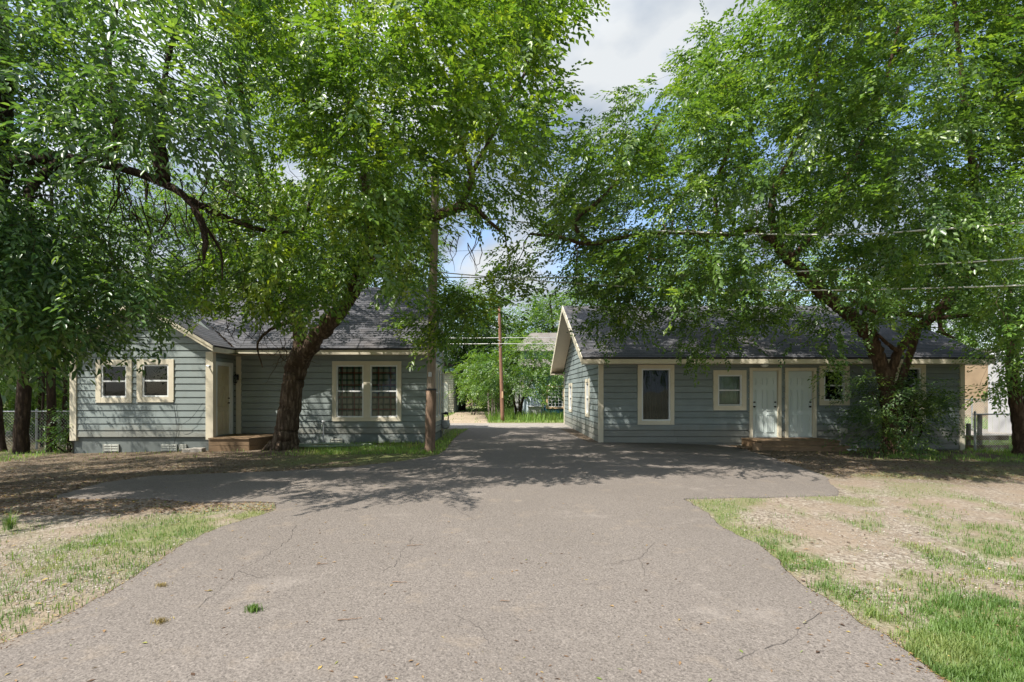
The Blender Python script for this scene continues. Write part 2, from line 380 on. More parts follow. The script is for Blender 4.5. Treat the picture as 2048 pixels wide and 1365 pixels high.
def plaid():
    m = MT('plaid curtain'); c = m.n('ShaderNodeTexCoord'); sx = m.n('ShaderNodeSeparateXYZ'); m.l(c.outputs['UV'], sx.inputs[0])
    col = (.5, .5, .40)
    for k, (ax, per, a, b, colr) in enumerate([(0, .19, .0, .32, (.035, .09, .07)), (1, .19, .0, .32, (.035, .09, .07)), (0, .38, .62, .74, (.22, .05, .035)), (1, .38, .62, .74, (.25, .055, .04))]):
        d = m.n('ShaderNodeMath', _operation='DIVIDE'); d.inputs[1].default_value = per; m.l(sx.outputs[ax], d.inputs[0])
        f = m.n('ShaderNodeMath', _operation='FRACT'); m.l(d.outputs[0], f.inputs[0])
        msk = m.ramp(f.outputs[0], [(0, .75 if a == 0 else 0.0), (a if a else .001, .75), (b, 0.0)]); msk.node.color_ramp.interpolation = 'CONSTANT'
        col = m.mix(msk, col, colr)
    return m.done(col, .9, .1)
M['plaid'] = plaid()
M['curtgreen'] = paint('pale green patterned curtain', (.30, .38, .27), .35, .9, .1, (.5, .5, .36), .9)
M['blind'] = paint('grey blind', (.11, .13, .125), .15, .9)
M['tealrefl'] = paint('painted teal reflection', (.012, .028, .032), .3, .9)  # teal of a window reflection, painted on a sheet behind the glass

# ------------------------------------------------------------------ ground, driveway, roads
def grass_density(x, y):
    """0..1 how much grass grows at a ground point"""
    px = CX+x/np.maximum(y, .5)*F; py = HY+(EYE-gz(x))/np.maximum(y, .5)*F
    n = fnoise(x, y, 1.1, 1); n2 = fnoise(x, y, 3.0, 2)
    xl, xr = drive_edges(y)
    d = np.zeros(np.shape(x))
    # right yard
    off = x-xr
    d = np.where((y < 7.6) & (off > 0), np.clip(smooth(.6, .0, off)*1.2*smooth(.22, .45, n2)+smooth(.47, .62, n*.4+n2*.6)*.75, 0, 1), d)
    dense = smooth(-.6, .5, (x-2.1)-(y-2.9)*1.0)*smooth(4.6, 3.4, y)
    d = np.where((y < 7.6) & (off > 0), np.maximum(d, dense*smooth(.30, .50, n)), d)
    d = np.where((y >= 7.6) & (off > 0) & (y < 15), smooth(.5, .66, n)*.5*smooth(12, 10, y)+.6*smooth(8.3, 10.5, x)*smooth(9.2, 10.8, y)*smooth(.4, .6, n2), d)
    # left yard
    offl = xl-x
    d = np.where((y < 7.4) & (offl > 0), np.clip(1.3*smooth(2.1, .5, offl)*smooth(.25, .48, n2)*smooth(3.7, 5.0, y)+smooth(.5, .64, n)*.3, 0, 1)*smooth(7.15, 6.4, y+offl*.22), d)
    d = np.where((y < 5.0) & (offl > 0), d*.55, d)
    d = np.where((y >= 7.4) & (offl > 0), .10*smooth(.55, .7, n2), d)
    lawn = ((y > 10.2) & (x > -6.3) & (offl > 0) & (y < 21)); d = np.where(lawn, smooth(-6.3, -4.3, x)*smooth(.25, .42, n2)*smooth(10.1, 11.4, y), d)
    d = np.where((y > 14) & (x > -2.3) & (offl > 0) & (y < 21), 1.0, d)
    wl = (y > 12) & (x < -12.6); d = np.where(wl, .25, d)
    rb = (y > 12.5) & (x > 14.0) & (y < 40); d = np.where(rb, .9, d)
    far = (y > 25.3); d = np.where(far, 1.0, d)
    tr = far & (x > track_l(y)) & (x < track_r(y)) & (y < 39); d = np.where(tr, .05, d)
    return np.clip(d, 0, 1)
track_l = lambda y: -3.6-(y-25)*.0
track_r = lambda y: -.75-(y-25)*.06

_LE = [ground_at(*p) for p in [(-60, 1320), (0, 1290), (120, 1235), (260, 1160), (390, 1082), (450, 1055), (545, 1022), (552, 1008)]]
_LE2 = [(-6.0, 7.55), ground_at(110, 1003), ground_at(110, 993), ground_at(200, 968), ground_at(310, 953), ground_at(560, 944), ground_at(700, 936), ground_at(800, 924), ground_at(868, 912), ground_at(893, 900), ground_at(905, 880), ground_at(937, 858)]
_RE = [ground_at(*p) for p in [(1920, 1385), (1870, 1340), (1800, 1290), (1720, 1240), (1640, 1190), (1580, 1140), (1530, 1105), (1475, 1075), (1400, 1020), (1372, 999)]]
_RE2 = [ground_at(1679, 992), ground_at(1680, 985), ground_at(1645, 950), ground_at(1600, 935), ground_at(1545, 918)]
def drive_edges(y):
    y = np.asarray(y, float)
    a = np.array(_LE); b = np.array(_LE2)
    a = a[np.argsort(a[:, 1])]
    jl = ground_at(552, 1006)[1]
    bb = b[1:]; bb = bb[np.argsort(bb[:, 1])]
    xl = np.where(y < jl, np.interp(y, a[:, 1], a[:, 0]), np.interp(y, bb[:, 1], bb[:, 0]))
    # lower rim of the left spur
    yr = np.array([jl, jl+.10, ground_at(300, 1001)[1]+.12, ground_at(112, 1003)[1]+.2]); xr_ = np.array([ground_at(545, 1004)[0], ground_at(430, 996)[0], ground_at(300, 1001)[0], ground_at(110, 1000)[0]])
    xl = np.where((y >= jl) & (y < yr[-1]), np.interp(y, yr, xr_), xl)
    c = np.array(_RE); c = c[np.argsort(c[:, 1])]; d = np.array(_RE2); d = d[np.argsort(d[:, 1])]
    jr = c[-1, 1]; x0_ = c[-1, 0]
    xr = np.where(y < jr, np.interp(y, c[:, 1], c[:, 0]), np.interp(y, d[:, 1], d[:, 0]))
    yy = np.array([14.0, 14.3, 15.35, 15.4, 24]); xx = np.array([6.9, 6.6, 6.4, 3.05, 2.95])
    ramp_x = np.interp(y, [jr, jr+.05, jr+.13, jr+.24, jr+.34, jr+.42], [x0_, x0_+.35, x0_+1.0, x0_+1.75, x0_+2.15, d[0, 0]]); xr = np.where((y >= jr) & (y < jr+.42), ramp_x, xr)
    yy = np.array([d[-1, 1], 14.35, 15.34, 15.36, 21.3]); xx = np.array([d[-1, 0], 6.9, 6.7, 2.62, 2.35])
    xr = np.where(y >= d[-1, 1], np.interp(y, yy, xx), xr)
    w = .05*(fnoise(y*0+3, y, 6, 8)-.5)+.22*(fnoise(y*0+3, y, 1.4, 9)-.5)*np.where(y < 15, 1, .3)
    w2 = .05*(fnoise(y*0+7, y, 6, 8)-.5)+.22*(fnoise(y*0+7, y, 1.4, 9)-.5)*np.where(y < 14, 1, 0)
    return xl+w, xr+w2

xs = np.concatenate([np.array([-1500, -500, -200, -100, -60, -40, -30]), np.arange(-24, 24.01, .16), np.array([30, 40, 60, 100, 200, 500, 1500])])
ys = np.concatenate([np.array([-1500, -400, -100, -30, -10, -3]), np.arange(0, 30, .16), np.arange(30, 60, 1.0), np.array([65, 80, 120, 200, 500, 2500])])
GX, GY = np.meshgrid(xs, ys)
near = (np.abs(GX) < 23) & (GY > 0) & (GY < 29)
xl_, xr_ = drive_edges(np.clip(GY, 1, 21))
outside = ((GX < xl_-.12) | (GX > xr_+.12)) & (GY < 21)
inhouse = ((GX < -2) | (GX > 2.3)) & (GY > 13.9)
GZ = gz(GX)+np.where(near & outside & ~inhouse, (fnoise(GX, GY, 1.5, 4)-.55)*.05-.002, -.004)
V = np.stack([GX, GY, GZ], -1).reshape(-1, 3); nx = len(xs); ny = len(ys)
idx = np.arange(nx*ny).reshape(ny, nx)
Q = np.stack([idx[:-1, :-1], idx[:-1, 1:], idx[1:, 1:], idx[1:, :-1]], -1).reshape(-1, 4)
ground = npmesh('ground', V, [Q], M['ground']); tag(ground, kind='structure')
gd = grass_density(GX, np.maximum(GY, .6)); gd = np.where(GY < 1, .4, gd)
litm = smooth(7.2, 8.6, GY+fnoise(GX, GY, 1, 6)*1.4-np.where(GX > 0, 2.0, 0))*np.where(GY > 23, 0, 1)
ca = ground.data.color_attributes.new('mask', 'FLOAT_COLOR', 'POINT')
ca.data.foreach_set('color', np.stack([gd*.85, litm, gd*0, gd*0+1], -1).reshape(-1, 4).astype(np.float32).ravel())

def strip_sheet(name, mat, ya, yb, step, fl, fr, h, cols=50, kind='structure', skirt=.03):
    yv = np.arange(ya, yb+step/2, step); t = np.linspace(0, 1, cols); t = .5-.5*np.cos(t*math.pi)
    l = fl(yv); r = fr(yv); X = l[:, None]+(r-l)[:, None]*t[None]; Y = np.repeat(yv[:, None], cols, 1); Z = gz(X)+h
    Z[:, 0] -= skirt; Z[:, -1] -= skirt; Z[0] -= skirt; Z[-1] -= skirt
    X[:, 1] = X[:, 0]+.015; X[:, -2] = X[:, -1]-.015
    Vv = np.stack([X, Y, Z], -1).reshape(-1, 3); ii = np.arange(Vv.shape[0]).reshape(len(yv), cols)
    q = np.stack([ii[:-1, :-1], ii[:-1, 1:], ii[1:, 1:], ii[1:, :-1]], -1).reshape(-1, 4)
    return tag(npmesh(name, Vv, [q], mat, smooth_=False), kind=kind)
driveway = strip_sheet('driveway', M['asphalt'], 1.2, 21.6, .04, lambda y: drive_edges(y)[0], lambda y: drive_edges(y)[1], .014, 70)
alley = strip_sheet('alley_road', M['alley'], 21.2, 25.1, .3, lambda y: y*0-45, lambda y: y*0+45, .012, 120)
track = strip_sheet('dirt_track', M['track'], 24.9, 40, .3, lambda y: track_l(y)+.3*(fnoise(y*0, y, .8, 3)-.5), lambda y: track_r(y)+.3*(fnoise(y*0+5, y, .8, 3)-.5), .018, 20)
def crack(pts):
    mb = MB(); pp = [];
    for a, b in zip(pts[:-1], pts[1:]):
        for k in range(7):
            t = k/7; pp.append((a[0]+(b[0]-a[0])*t+random.uniform(-4, 4), a[1]+(b[1]-a[1])*t+random.uniform(-2, 2)))
    g = [ground_at(*p) for p in pp]; L = []
    for i, (x, y) in enumerate(g):
        w = random.uniform(.0006, .0026); j = min(i+1, len(g)-1); k = max(i-1, 0)
        dx, dy = g[j][0]-g[k][0], g[j][1]-g[k][1]; n = math.hypot(dx, dy)+1e-6
        L.append(((x-dy/n*w, y+dx/n*w), (x+dy/n*w, y-dx/n*w)))
    for a, b in zip(L[:-1], L[1:]):
        mb.face([(p[0], p[1], float(gz(p[0]))+.0185) for p in (a[0], b[0], b[1], a[1])])
    return mb.build('crack', M['crack'], driveway)
for c in ([(592, 1052), (585, 1075), (560, 1098), (522, 1122), (478, 1145)], [(478, 1145), (520, 1160), (548, 1150)], [(1655, 1225), (1610, 1252), (1585, 1285), (1520, 1305)],
          [(830, 1078), (800, 1105), (795, 1130), (760, 1150)], [(1310, 1090), (1280, 1120), (1290, 1160)], [(905, 1230), (960, 1260), (980, 1300)], [(1120, 1180), (1190, 1170), (1240, 1190)]):
    crack(c)
for c in ([(478, 1145), (430, 1190), (395, 1225)], [(1520, 1305), (1470, 1330)], [(1280, 1120), (1200, 1135)], [(900, 1010), (960, 1050)]):
    crack(c)

# ------------------------------------------------------------------ house builders
class Wall:
    """u along the wall, n out of it, z up"""
    def __init__(s, ox, oy, ux, uy, nx, ny): s.a = (ox, oy, ux, uy, nx, ny)
    def T(s, u, n, z):
        ox, oy, ux, uy, nx, ny = s.a; return (ox+u*ux+n*nx, oy+u*uy+n*ny, z)
    def box(s, mb, u0, u1, n0, n1, z0, z1): mb.box(u0, u1, n0, n1, z0, z1, s.T)
def lap(mb, W, ul, ur, z0, z1, ex, holes=(), lip=.017):
    k = 0; zc = z0
    while zc < z1-1e-4:
        zt = min(zc+ex, z1)
        cuts = sorted({zc, zt} | {h for o in holes for h in o[2:4] if zc < h < zt})
        for za, zb in zip(cuts[:-1], cuts[1:]):
            mid = (za+zb)/2; segs = [(None, None)]; L, Rr = max(ul(za), ul(zb)), min(ur(za), ur(zb))
            edges = [(L, 'L')]; hs = sorted([o for o in holes if o[2] < mid < o[3]])
            cur = 'L'; out = []
            for o in hs: out.append((cur, o[0])); cur = o[1]
            out.append((cur, 'R'))
            oa = lip*(1-(za-zc)/ex)+.003; ob = lip*(1-(zb-zc)/ex)+.003
            G = .020 if za == zc else 0
            for a, b in out:
                a0, a1 = (ul(za), ul(zb)) if a == 'L' else (a, a); b0, b1 = (ur(za), ur(zb)) if b == 'R' else (b, b)
                if b0-a0 < .003 and b1-a1 < .003: continue
                if len(cuts) == 2 and a not in ('S',) and min(b0-a0, b1-a1) > 3.0:
                    q = a0+(b0-a0)*random.uniform(.3, .7); out.append((q+.003, b)); b0 = b1 = q
                mb.face([W.T(a0, oa, za+G), W.T(b0, oa, za+G), W.T(b1, ob, zb), W.T(a1, ob, zb)])
                if za == zc:
                    mb.face([W.T(a0, -.06, za+G), W.T(b0, -.06, za+G), W.T(b0, oa, za+G), W.T(a0, oa, za+G)])
                    mb.face([W.T(a0, -.06, za-.002), W.T(b0, -.06, za-.002), W.T(b0, -.06, za+G), W.T(a0, -.06, za+G)])
                    mb.face([W.T(a0, -.06, za-.001), W.T(b0, -.06, za-.001), W.T(b0, .003, za-.001), W.T(a0, .003, za-.001)])
        zc = zt
def window(house, W, u0, u1, z0, z1, label=None, tw=.125, mid=True, curtain=None, sashes=1, trim='cream', gap=.17):
    mb = MB(); a, b, c, d = u0, u1, z0, z1
    W.box(mb, a, a+tw, -.02, .040, c, d); W.box(mb, b-tw, b, -.02, .040, c, d)
    W.box(mb, a+tw, b-tw, -.02, .0385, d-tw, d); W.box(mb, a+tw, b-tw, -.02, .0385, c, c+tw)
    iu = [(a+tw, b-tw)]
    if sashes == 2:
        m = (a+b)/2; W.box(mb, m-gap/2, m+gap/2, -.02, .0385, c+tw, d-tw); iu = [(a+tw, m-gap/2), (m+gap/2, b-tw)]
    win = mb.build('window', M[trim], house, bevel=.004)
    if label: win['label'] = label
    zi0, zi1 = c+tw, d-tw; zm = (zi0+zi1)/2
    for (p, q) in iu:
        f = MB(); w = .045
        W.box(f, p, p+w, -.07, .020, zi0, zi1); W.box(f, q-w, q, -.07, .020, zi0, zi1)
        W.box(f, p+w, q-w, -.07, .019, zi1-w, zi1); W.box(f, p+w, q-w, -.07, .019, zi0, zi0+w)
        if mid: W.box(f, p+w, q-w, -.065, .012, zm-.022, zm+.022)
        f.build('frame', M['white'], win, bevel=.003)
        g = MB(); g.face([W.T(p+w*.8, -.03, zi0+w*.8), W.T(q-w*.8, -.03, zi0+w*.8), W.T(q-w*.8, -.03, zi1-w*.8), W.T(p+w*.8, -.03, zi1-w*.8)])
        g.build('pane', M['glass'], win)
        if curtain:
            cm = MB(); n = 40
            for k in range(n):
                t0, t1 = k/n, (k+1)/n; ua, ub = p+(q-p)*t0, p+(q-p)*t1
                fa, fb = -.14+.018*math.sin(t0*38)+.008*math.sin(t0*71), -.14+.018*math.sin(t1*38)+.008*math.sin(t1*71)
                zb_ = zi0 if curtain != 'curtgreen' else zi0+.06
                cm.face([W.T(ua, fa, zb_), W.T(ub, fb, zb_), W.T(ub, fb, zi1), W.T(ua, fa, zi1)], [(ua, zb_), (ub, zb_), (ub, zi1), (ua, zi1)])
            cm.build('curtain', M[curtain], win, smooth_=True)
    return win, [(p+.01, q-.01, zi0+.01, zi1-.01) for p, q in iu]
def panel_door(house, W, u0, u1, z0, z1, mat, label=None, knob='R', both=False, n0=-.03, trim=None, tw=.11):
    mb = MB(); W.box(mb, u0, u1, n0-.04, n0, z0, z1); w = u1-u0; h = z1-z0
    for (ua, ub) in ((.13, .43), (.57, .87)):
        for (za, zb) in ((.07, .34), (.40, .72), (.785, .90)):
            A, B, C_, D = u0+ua*w, u0+ub*w, z0+za*h, z0+zb*h; t = .018
            W.box(mb, A, A+t, n0+.0005, n0+.018, C_, D); W.box(mb, B-t, B, n0+.0005, n0+.018, C_, D)
            W.box(mb, A+t, B-t, n0+.0005, n0+.0175, C_, C_+t); W.box(mb, A+t, B-t, n0+.0005, n0+.0175, D-t, D)
            W.box(mb, A+t*2.2, B-t*2.2, n0+.0005, n0+.014, C_+t*2.2, D-t*2.2)
    d = mb.build('door', mat, house, bevel=.002)
    if label: d['label'] = label
    if trim:
        f = MB(); W.box(f, u0-tw, u0-.006, -.07, .043, z0-.02, z1+tw); W.box(f, u1+.006, u1+tw, -.07, .043, z0-.02, z1+tw)
        W.box(f, u0-.006, u1+.006, -.07, .041, z1+.006, z1+tw); f.build('door_frame', trim, d, bevel=.004)
        s = MB(); W.box(s, u0-.005, u1+.005, -.07, .03, z0-.03, z0-.004); s.build('threshold', M['metal'], d)
    sides = ['R', 'L'] if both else [knob]
    for sd in sides:
        ku = u1-.065 if sd == 'R' else u0+.065
        for zz, r in ((z0+.93, .027), (z0+1.07, .024)):
            k = MB(); c = W.T(ku, n0, zz); e_ = W.T(ku, n0+.05, zz); e2 = W.T(ku, n0+.035, zz)
            k.tube([c, W.T(ku, n0+.012, zz), W.T(ku, n0+.014, zz), e2, W.T(ku, n0+.045, zz), W.T(ku, n0+.058, zz)], [r, r, r*.45, r*.5, r, r*.6], 12)
            k.build('knob', M['bronze'], d, smooth_=True)
    return d
def roof_plane(mb, c0, c1, c2, c3, th=.06):
    """c0,c1 eave left/right; c2,c3 ridge right/left"""
    c = [np.array(x, float) for x in (c0, c1, c2, c3)]; nrm = np.cross(c[1]-c[0], c[3]-c[0]); nrm /= np.linalg.norm(nrm)
    if nrm[2] < 0: nrm = -nrm
    U = (c[1]-c[0]); U /= np.linalg.norm(U); Vd = np.cross(nrm, U)
    uv = [(float(np.dot(p-c[0], U)), float(abs(np.dot(p-c[0], Vd)))) for p in c]
    top = [p+nrm*th for p in c]; mb.face(top, uv); mb.face([p for p in c[::-1]])
    for i in range(4):
        j = (i+1) % 4; mb.face([c[i], c[j], top[j], top[i]], [(0, .02)]*4)
def vent_part(house, W, u0, u1, z0, z1, bars=3):
    mb = MB(); W.box(mb, u0, u1, .0, .03, z0, z1)
    for k in range(bars):
        z = z0+(z1-z0)*(k+.5)/bars; W.box(mb, u0+.02, u1-.02, .031, .045, z-.008, z+.008)
    for u in (u0, (u0+u1)/2, u1): W.box(mb, u-.008, u+.008, .0305, .042, z0, z1)
    mb.build('vent', M['vent'], house)

# ---- left house: front wall Y=15.5, gabled front room Y=14.25
YL, YG, XR, XI, XLF = 15.5, 14.25, -2.17, -8.31, -12.3
lh = thing('bungalow', 'blue-grey clapboard bungalow with front gable, plaid curtains and dark roof, left of the driveway', 'house', (-7, 17, 0))
zat = lambda py, Y: EYE+(HY-py)*Y/F
uat = lambda px, Y: (px-CX)*Y/F
WF = Wall(0, YL, 1, 0, 0, -1); WG = Wall(0, YG, 1, 0, 0, -1)
WS = Wall(XR, 0, 0, 1, 1, 0)          # driveway side
WD = Wall(XI, 0, 0, 1, 1, 0)          # door return
w1, h1 = window(lh, WF, uat(665, YL), uat(803, YL), zat(843, YL), zat(723, YL), 'wide pair of sash windows with plaid curtains', curtain='plaid', sashes=2, tw=.12, gap=.20)
w2, h2 = window(lh, WG, uat(193, YG), uat(265, YG), zat(806, YG), zat(720, YG), 'left-hand small window of the gable room', tw=.15)
w3, h3 = window(lh, WG, uat(275, YG), uat(349, YG), zat(805, YG), zat(719, YG), 'right-hand small window of the gable room', tw=.15)
w4, h4 = window(lh, WS, 15.62, 16.98, zat(842, 16.3), zat(729, 16.3), 'window in the side wall facing the driveway', tw=.13, sashes=2, gap=.10)
ZS = .26; EX = .19
mb = MB(); lap(mb, WF, lambda z: XI, lambda z: XR, ZS, 2.78, EX, h1); mb.build('wall', M['siding_left'], lh)
apx, apz, ewz = (XI+XLF)/2, 4.02, 2.76
sl = (apz-ewz)/(XI-apx)
mb = MB(); lap(mb, WG, lambda z: max(XLF, apx-(apz-z)/sl) if z > ewz else XLF, lambda z: min(XI, apx+(apz-z)/sl) if z > ewz else XI, ZS, 3.98, EX, h2+h3); mb.build('wall', M['siding_left'], lh)
rz = lambda Y: 2.80+(Y-15.15)*.745
RY = 18.6; RZ = rz(RY)
mb = MB(); lap(mb, WS, lambda z: YL if z < 3.0 else YL+(z-3.0)/.745, lambda z: 17.6, ZS, rz(17.6)-.1, EX, h4)
mb.build('wall', M['siding_left'], lh)
dz0, dz1, du0, du1 = .30, 2.32, 14.44, 15.14
mb = MB(); lap(mb, WD, lambda z: YG, lambda z: YL, ZS, 2.76, EX, [(du0-.02, du1+.02, ZS-.1, dz1+.02)]); mb.build('wall', M['siding_left'], lh)
mb = MB()   # plain far sides
mb.face([(XLF, YG, -.5), (XLF, 21.5, -.5), (XLF, 21.5, 2.76), (XLF, YG, 2.76)])
mb.face([(XLF, 21.9, -.5), (-3.2, 21.9, -.5), (-3.2, 21.9, 2.8), (XLF, 21.9, 2.8)])
mb.face([(XLF, 21.9, -.5), (XLF, 21.4, -.5), (XLF, 21.4, 2.8), (XLF, 21.9, 2.8)])
mb.face([(-3.2, 17.6, -.5), (-3.2, 21.9, -.5), (-3.2, 21.9, 2.8), (-3.2, 18.6, RZ-.05), (-3.2, 17.6, 4.4)])
mb.face([(XR, 17.6, -.5), (-3.2, 17.6, -.5), (-3.2, 17.6, rz(17.6)-.06), (XR, 17.6, rz(17.6)-.1)])
mb.face([(XLF, YL, 2.7), (XI, YL, 2.7), (apx, YL, 4.6)])
mb.face([(XLF, YL, 2.7), (XLF, 21.9, 2.7), (XLF, 18.6, RZ-.05)])
mb.build('rear_wall', M['siding_left'], lh)
# near-black backing sheets: the rooms' shade put into their colour
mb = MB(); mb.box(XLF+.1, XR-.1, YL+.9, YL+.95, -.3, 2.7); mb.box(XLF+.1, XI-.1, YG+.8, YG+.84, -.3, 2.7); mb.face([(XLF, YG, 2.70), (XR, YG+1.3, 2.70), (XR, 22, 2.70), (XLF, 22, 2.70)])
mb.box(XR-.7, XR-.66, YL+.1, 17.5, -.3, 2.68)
mb.build('dark_backing', M['darkint'], lh)
# foundation skirt
mb = MB(); mb.box(XI+.002, XR-.01, YL+.03, YL+.2, -.5, ZS+.0); mb.box(XLF+.02, XI-.01, YG+.035, YG+.2, -.6, ZS); mb.box(XI-.2, XI-.03, YG+.2, YL+.03, -.5, ZS)
mb.box(XR-.2, XR-.02, YL+.2, 17.59, -.5, ZS); mb.build('foundation', M['found'], lh)
mb = MB(); x = XI+1.6                                 # crumpled skirting sheet under the long wall
n = 90; pr = []
for i in range(n+1):
    X = x+(XR-.05-x)*i/n; o = .02+.05*float(fnoise(X, 1, 2.3, 2)); o2 = .06+.11*float(fnoise(X, 4, 3.1, 4)); pr.append((X, o, o2))
for (xa, a1, a2), (xb, b1, b2) in zip(pr[:-1], pr[1:]):
    mb.face([(xa, YL-.01-a2, -.12), (xb, YL-.01-b2, -.12), (xb, YL-.01-b1, .1), (xa, YL-.01-a1, .1)]); mb.face([(xa, YL-.01-a1, .1), (xb, YL-.01-b1, .1), (xb, YL-.003, ZS-.005), (xa, YL-.003, ZS-.005)])
mb.build('skirting_sheet', M['found'], lh)
# trim boards
def trimpart(name, boxes, mat='cream', house=None):
    b = MB()
    for bb in boxes: b.box(*bb)
    return b.build(name, M[mat], house if house is not None else lh, bevel=.004)
trimpart('corner_board', [(XLF-.045, XLF+.14, YG-.045, YG+.1, ZS-.09, 2.62)])
trimpart('corner_board', [(XI-.17, XI+.045, YG-.045, YG+.10, ZS-.06, 2.70)])
trimpart('corner_board', [(XI+.022, XI+.17, YL-.05, YL+.02, ZS-.05, 2.66)])
trimpart('corner_board', [(XR-.10, XR+.03, YL-.045, YL+.06, ZS-.05, 2.75)])
trimpart('corner_board', [(XR-.02, XR+.028, 17.52, 17.60, ZS-.05, 4.2)])
E0 = 15.15
trimpart('fascia', [(XI+.18, XR+.02, E0-.02, E0+.005, 2.69, 2.83)])
trimpart('fascia', [(XI+.16, XI+.18, YG-.22, E0-.03, 2.68, 2.82)])
trimpart('soffit', [(XI+.19, XR, E0+.006, YL-.004, 2.69, 2.705), (XI+.024, XI+.158, YG-.2, E0+.34, 2.68, 2.695)], 'soffit')
# roofs
mb = MB(); X0, X1 = XLF-.25, XR+.02
roof_plane(mb, (XI+.16, E0-.03, 2.83), (X1, E0-.03, 2.83), (XR-.35, RY, RZ+.03), (XI+.16, RY, RZ+.03))
# part behind the front gable, up to the valley
roof_plane(mb, (X0, 16.9, rz(16.9)+.03), (XI+.16, E0-.03, 2.83), (XI+.16, RY, RZ+.03), (X0, RY, RZ+.03))
roof_plane(mb, (X0, 22.2, 2.80), (-3.0, 22.2, 2.80), (XR-.35, RY, RZ+.03), (X0, RY, RZ+.03))
mb.build('roof', M['roof'], lh)
mb = MB(); er = 2.82; ge = YG-.25; ov = .18
rs = (apz+.10-er)/((XI+ov)-apx)
yv = 15.15+(apz+.10-2.80)/.745
roof_plane(mb, (XI+ov, E0+.1, er), (XI+ov, ge, er), (apx, ge, apz+.10), (apx, yv+.15, apz+.10), .05)
roof_plane(mb, (XLF-ov, ge, er), (XLF-ov, E0+1.8, er), (apx, yv+.15, apz+.10), (apx, ge, apz+.10), .05)
mb.build('gable_roof', M['roof'], lh)
mb = MB()
for sgn in (1, -1):
    ex = XI+ov if sgn > 0 else XLF-ov
    for (dy, t0, t1) in ((.0, -.135, .008), (-.022, -.045, .025)):
        c = []
        for zz in (t0, t1):
            for y in (ge+dy-.02, ge+dy+.012): 
                for (X, Z) in ((ex, er), (apx, apz+.10)): c.append((X, y, Z+zz+(.012 if False else 0)))
        mb.hexa(c)
mb.build('rake_board', M['cream'], lh)
mb = MB()
for sgn in (1, -1):
    ex = XI+ov if sgn > 0 else XLF-ov
    mb.face([(ex, ge+.01, er-.10), (apx, ge+.01, apz), (apx, YG+.002, apz), (ex, YG+.002, er-.10)])
mb.build('soffit', M['soffit'], lh)
# door in the return wall
panel_door(lh, WD, du0, du1, dz0, dz1, M['doorcream'], 'stained cream door in a white frame', 'R', trim=M['white'], tw=.12, n0=-.02)
for (a, b, c, d) in ((207, 237, 904, 889), (323, 353, 903, 889)): vent_part(lh, Wall(0, YG+.03, 1, 0, 0, -1), uat(a, YG), uat(b, YG), zat(c, YG), zat(d, YG))
vent_part(lh, Wall(0, YG+.03, 1, 0, 0, -1), uat(359, YG), uat(372, YG), zat(900, YG), zat(889, YG))
for (a, b) in ((664, 687), (781, 802)): vent_part(lh, Wall(0, YL-.10, 1, 0, 0, -1), uat(a, YL), uat(b, YL), zat(890, YL), zat(877, YL))
# vent pipe and roof cap
mb = MB(); p = P(611, 640, 16.6); mb.tube([(p[0], 16.9, rz(16.9)), (p[0], 16.9, rz(16.9)+.85)], .05, 10); mb.build('vent_pipe', M['white'], lh)
mb = MB(); mb.tube([(-6.55, 16.3, rz(16.3)), (-6.55, 16.3, rz(16.3)+.22), (-6.55, 16.3, rz(16.3)+.23), (-6.55, 16.3, rz(16.3)+.33)], [.06, .06, .12, .07], 12); mb.build('roof_cap', M['metal'], lh)
# conduit at the rear corner
mb = MB(); mb.tube(cr_path([(XR+.06, 17.5, .1), (XR+.06, 17.5, 2.0), (XR+.06, 17.5, 3.2), (XR+.05, 17.3, 3.45), (XR+.06, 17.45, 3.7)], 6), .014, 6)
mb.tube(cr_path([(XR+.05, 17.3, 3.9), (XR+.12, 17.0, 3.2), (XR+.08, 17.35, 2.5), (XR+.06, 17.48, 1.9)], 6), .008, 5); mb.build('conduit', M['cable'], lh)
# lantern
lp = (XI+.20, YL-.02, 1.98)
lt = MB(); lt.box(XI+.06, XI+.12, YL-.10, YL-.055, 1.93, 2.1); lt.tube([(XI+.09, YL-.1, 2.05), (XI+.09, YL-.2, 2.12), (XI+.09, YL-.2, 2.05)], .01, 6)
lt.tube([(XI+.09, YL-.2, 2.08), (XI+.09, YL-.2, 2.04), (XI+.09, YL-.2, 2.03)], [.02, .085, .06], 6)
lt.tube([(XI+.09, YL-.2, 1.86), (XI+.09, YL-.2, 1.84), (XI+.09, YL-.2, 1.81)], [.055, .05, .01], 6)
for k in range(6):
    a = k*math.pi/3; lt.tube([(XI+.09+.052*math.cos(a), YL-.2+.052*math.sin(a), 1.86), (XI+.09+.062*math.cos(a), YL-.2+.062*math.sin(a), 2.03)], .006, 4)
lan = lt.build('lantern', M['black'], lh); g = MB(); g.tube([(XI+.09, YL-.2, 1.86), (XI+.09, YL-.2, 2.03)], [.045, .055], 6); g.build('lamp_glass', M['glass'], lan)
mb = MB(); c = WG.T(uat(419, YG), .05, 2.30); mb.tube([c, (c[0], c[1]-.08, c[2])], [.02, .02], 8); mb.tube([(c[0]+.0, c[1]-.08, c[2]), (c[0]+.11, c[1]-.12, c[2]-.03)], [.025, .04], 8); mb.build('security_camera', M['white'], lh)  # small white camera fitting at the gable corner
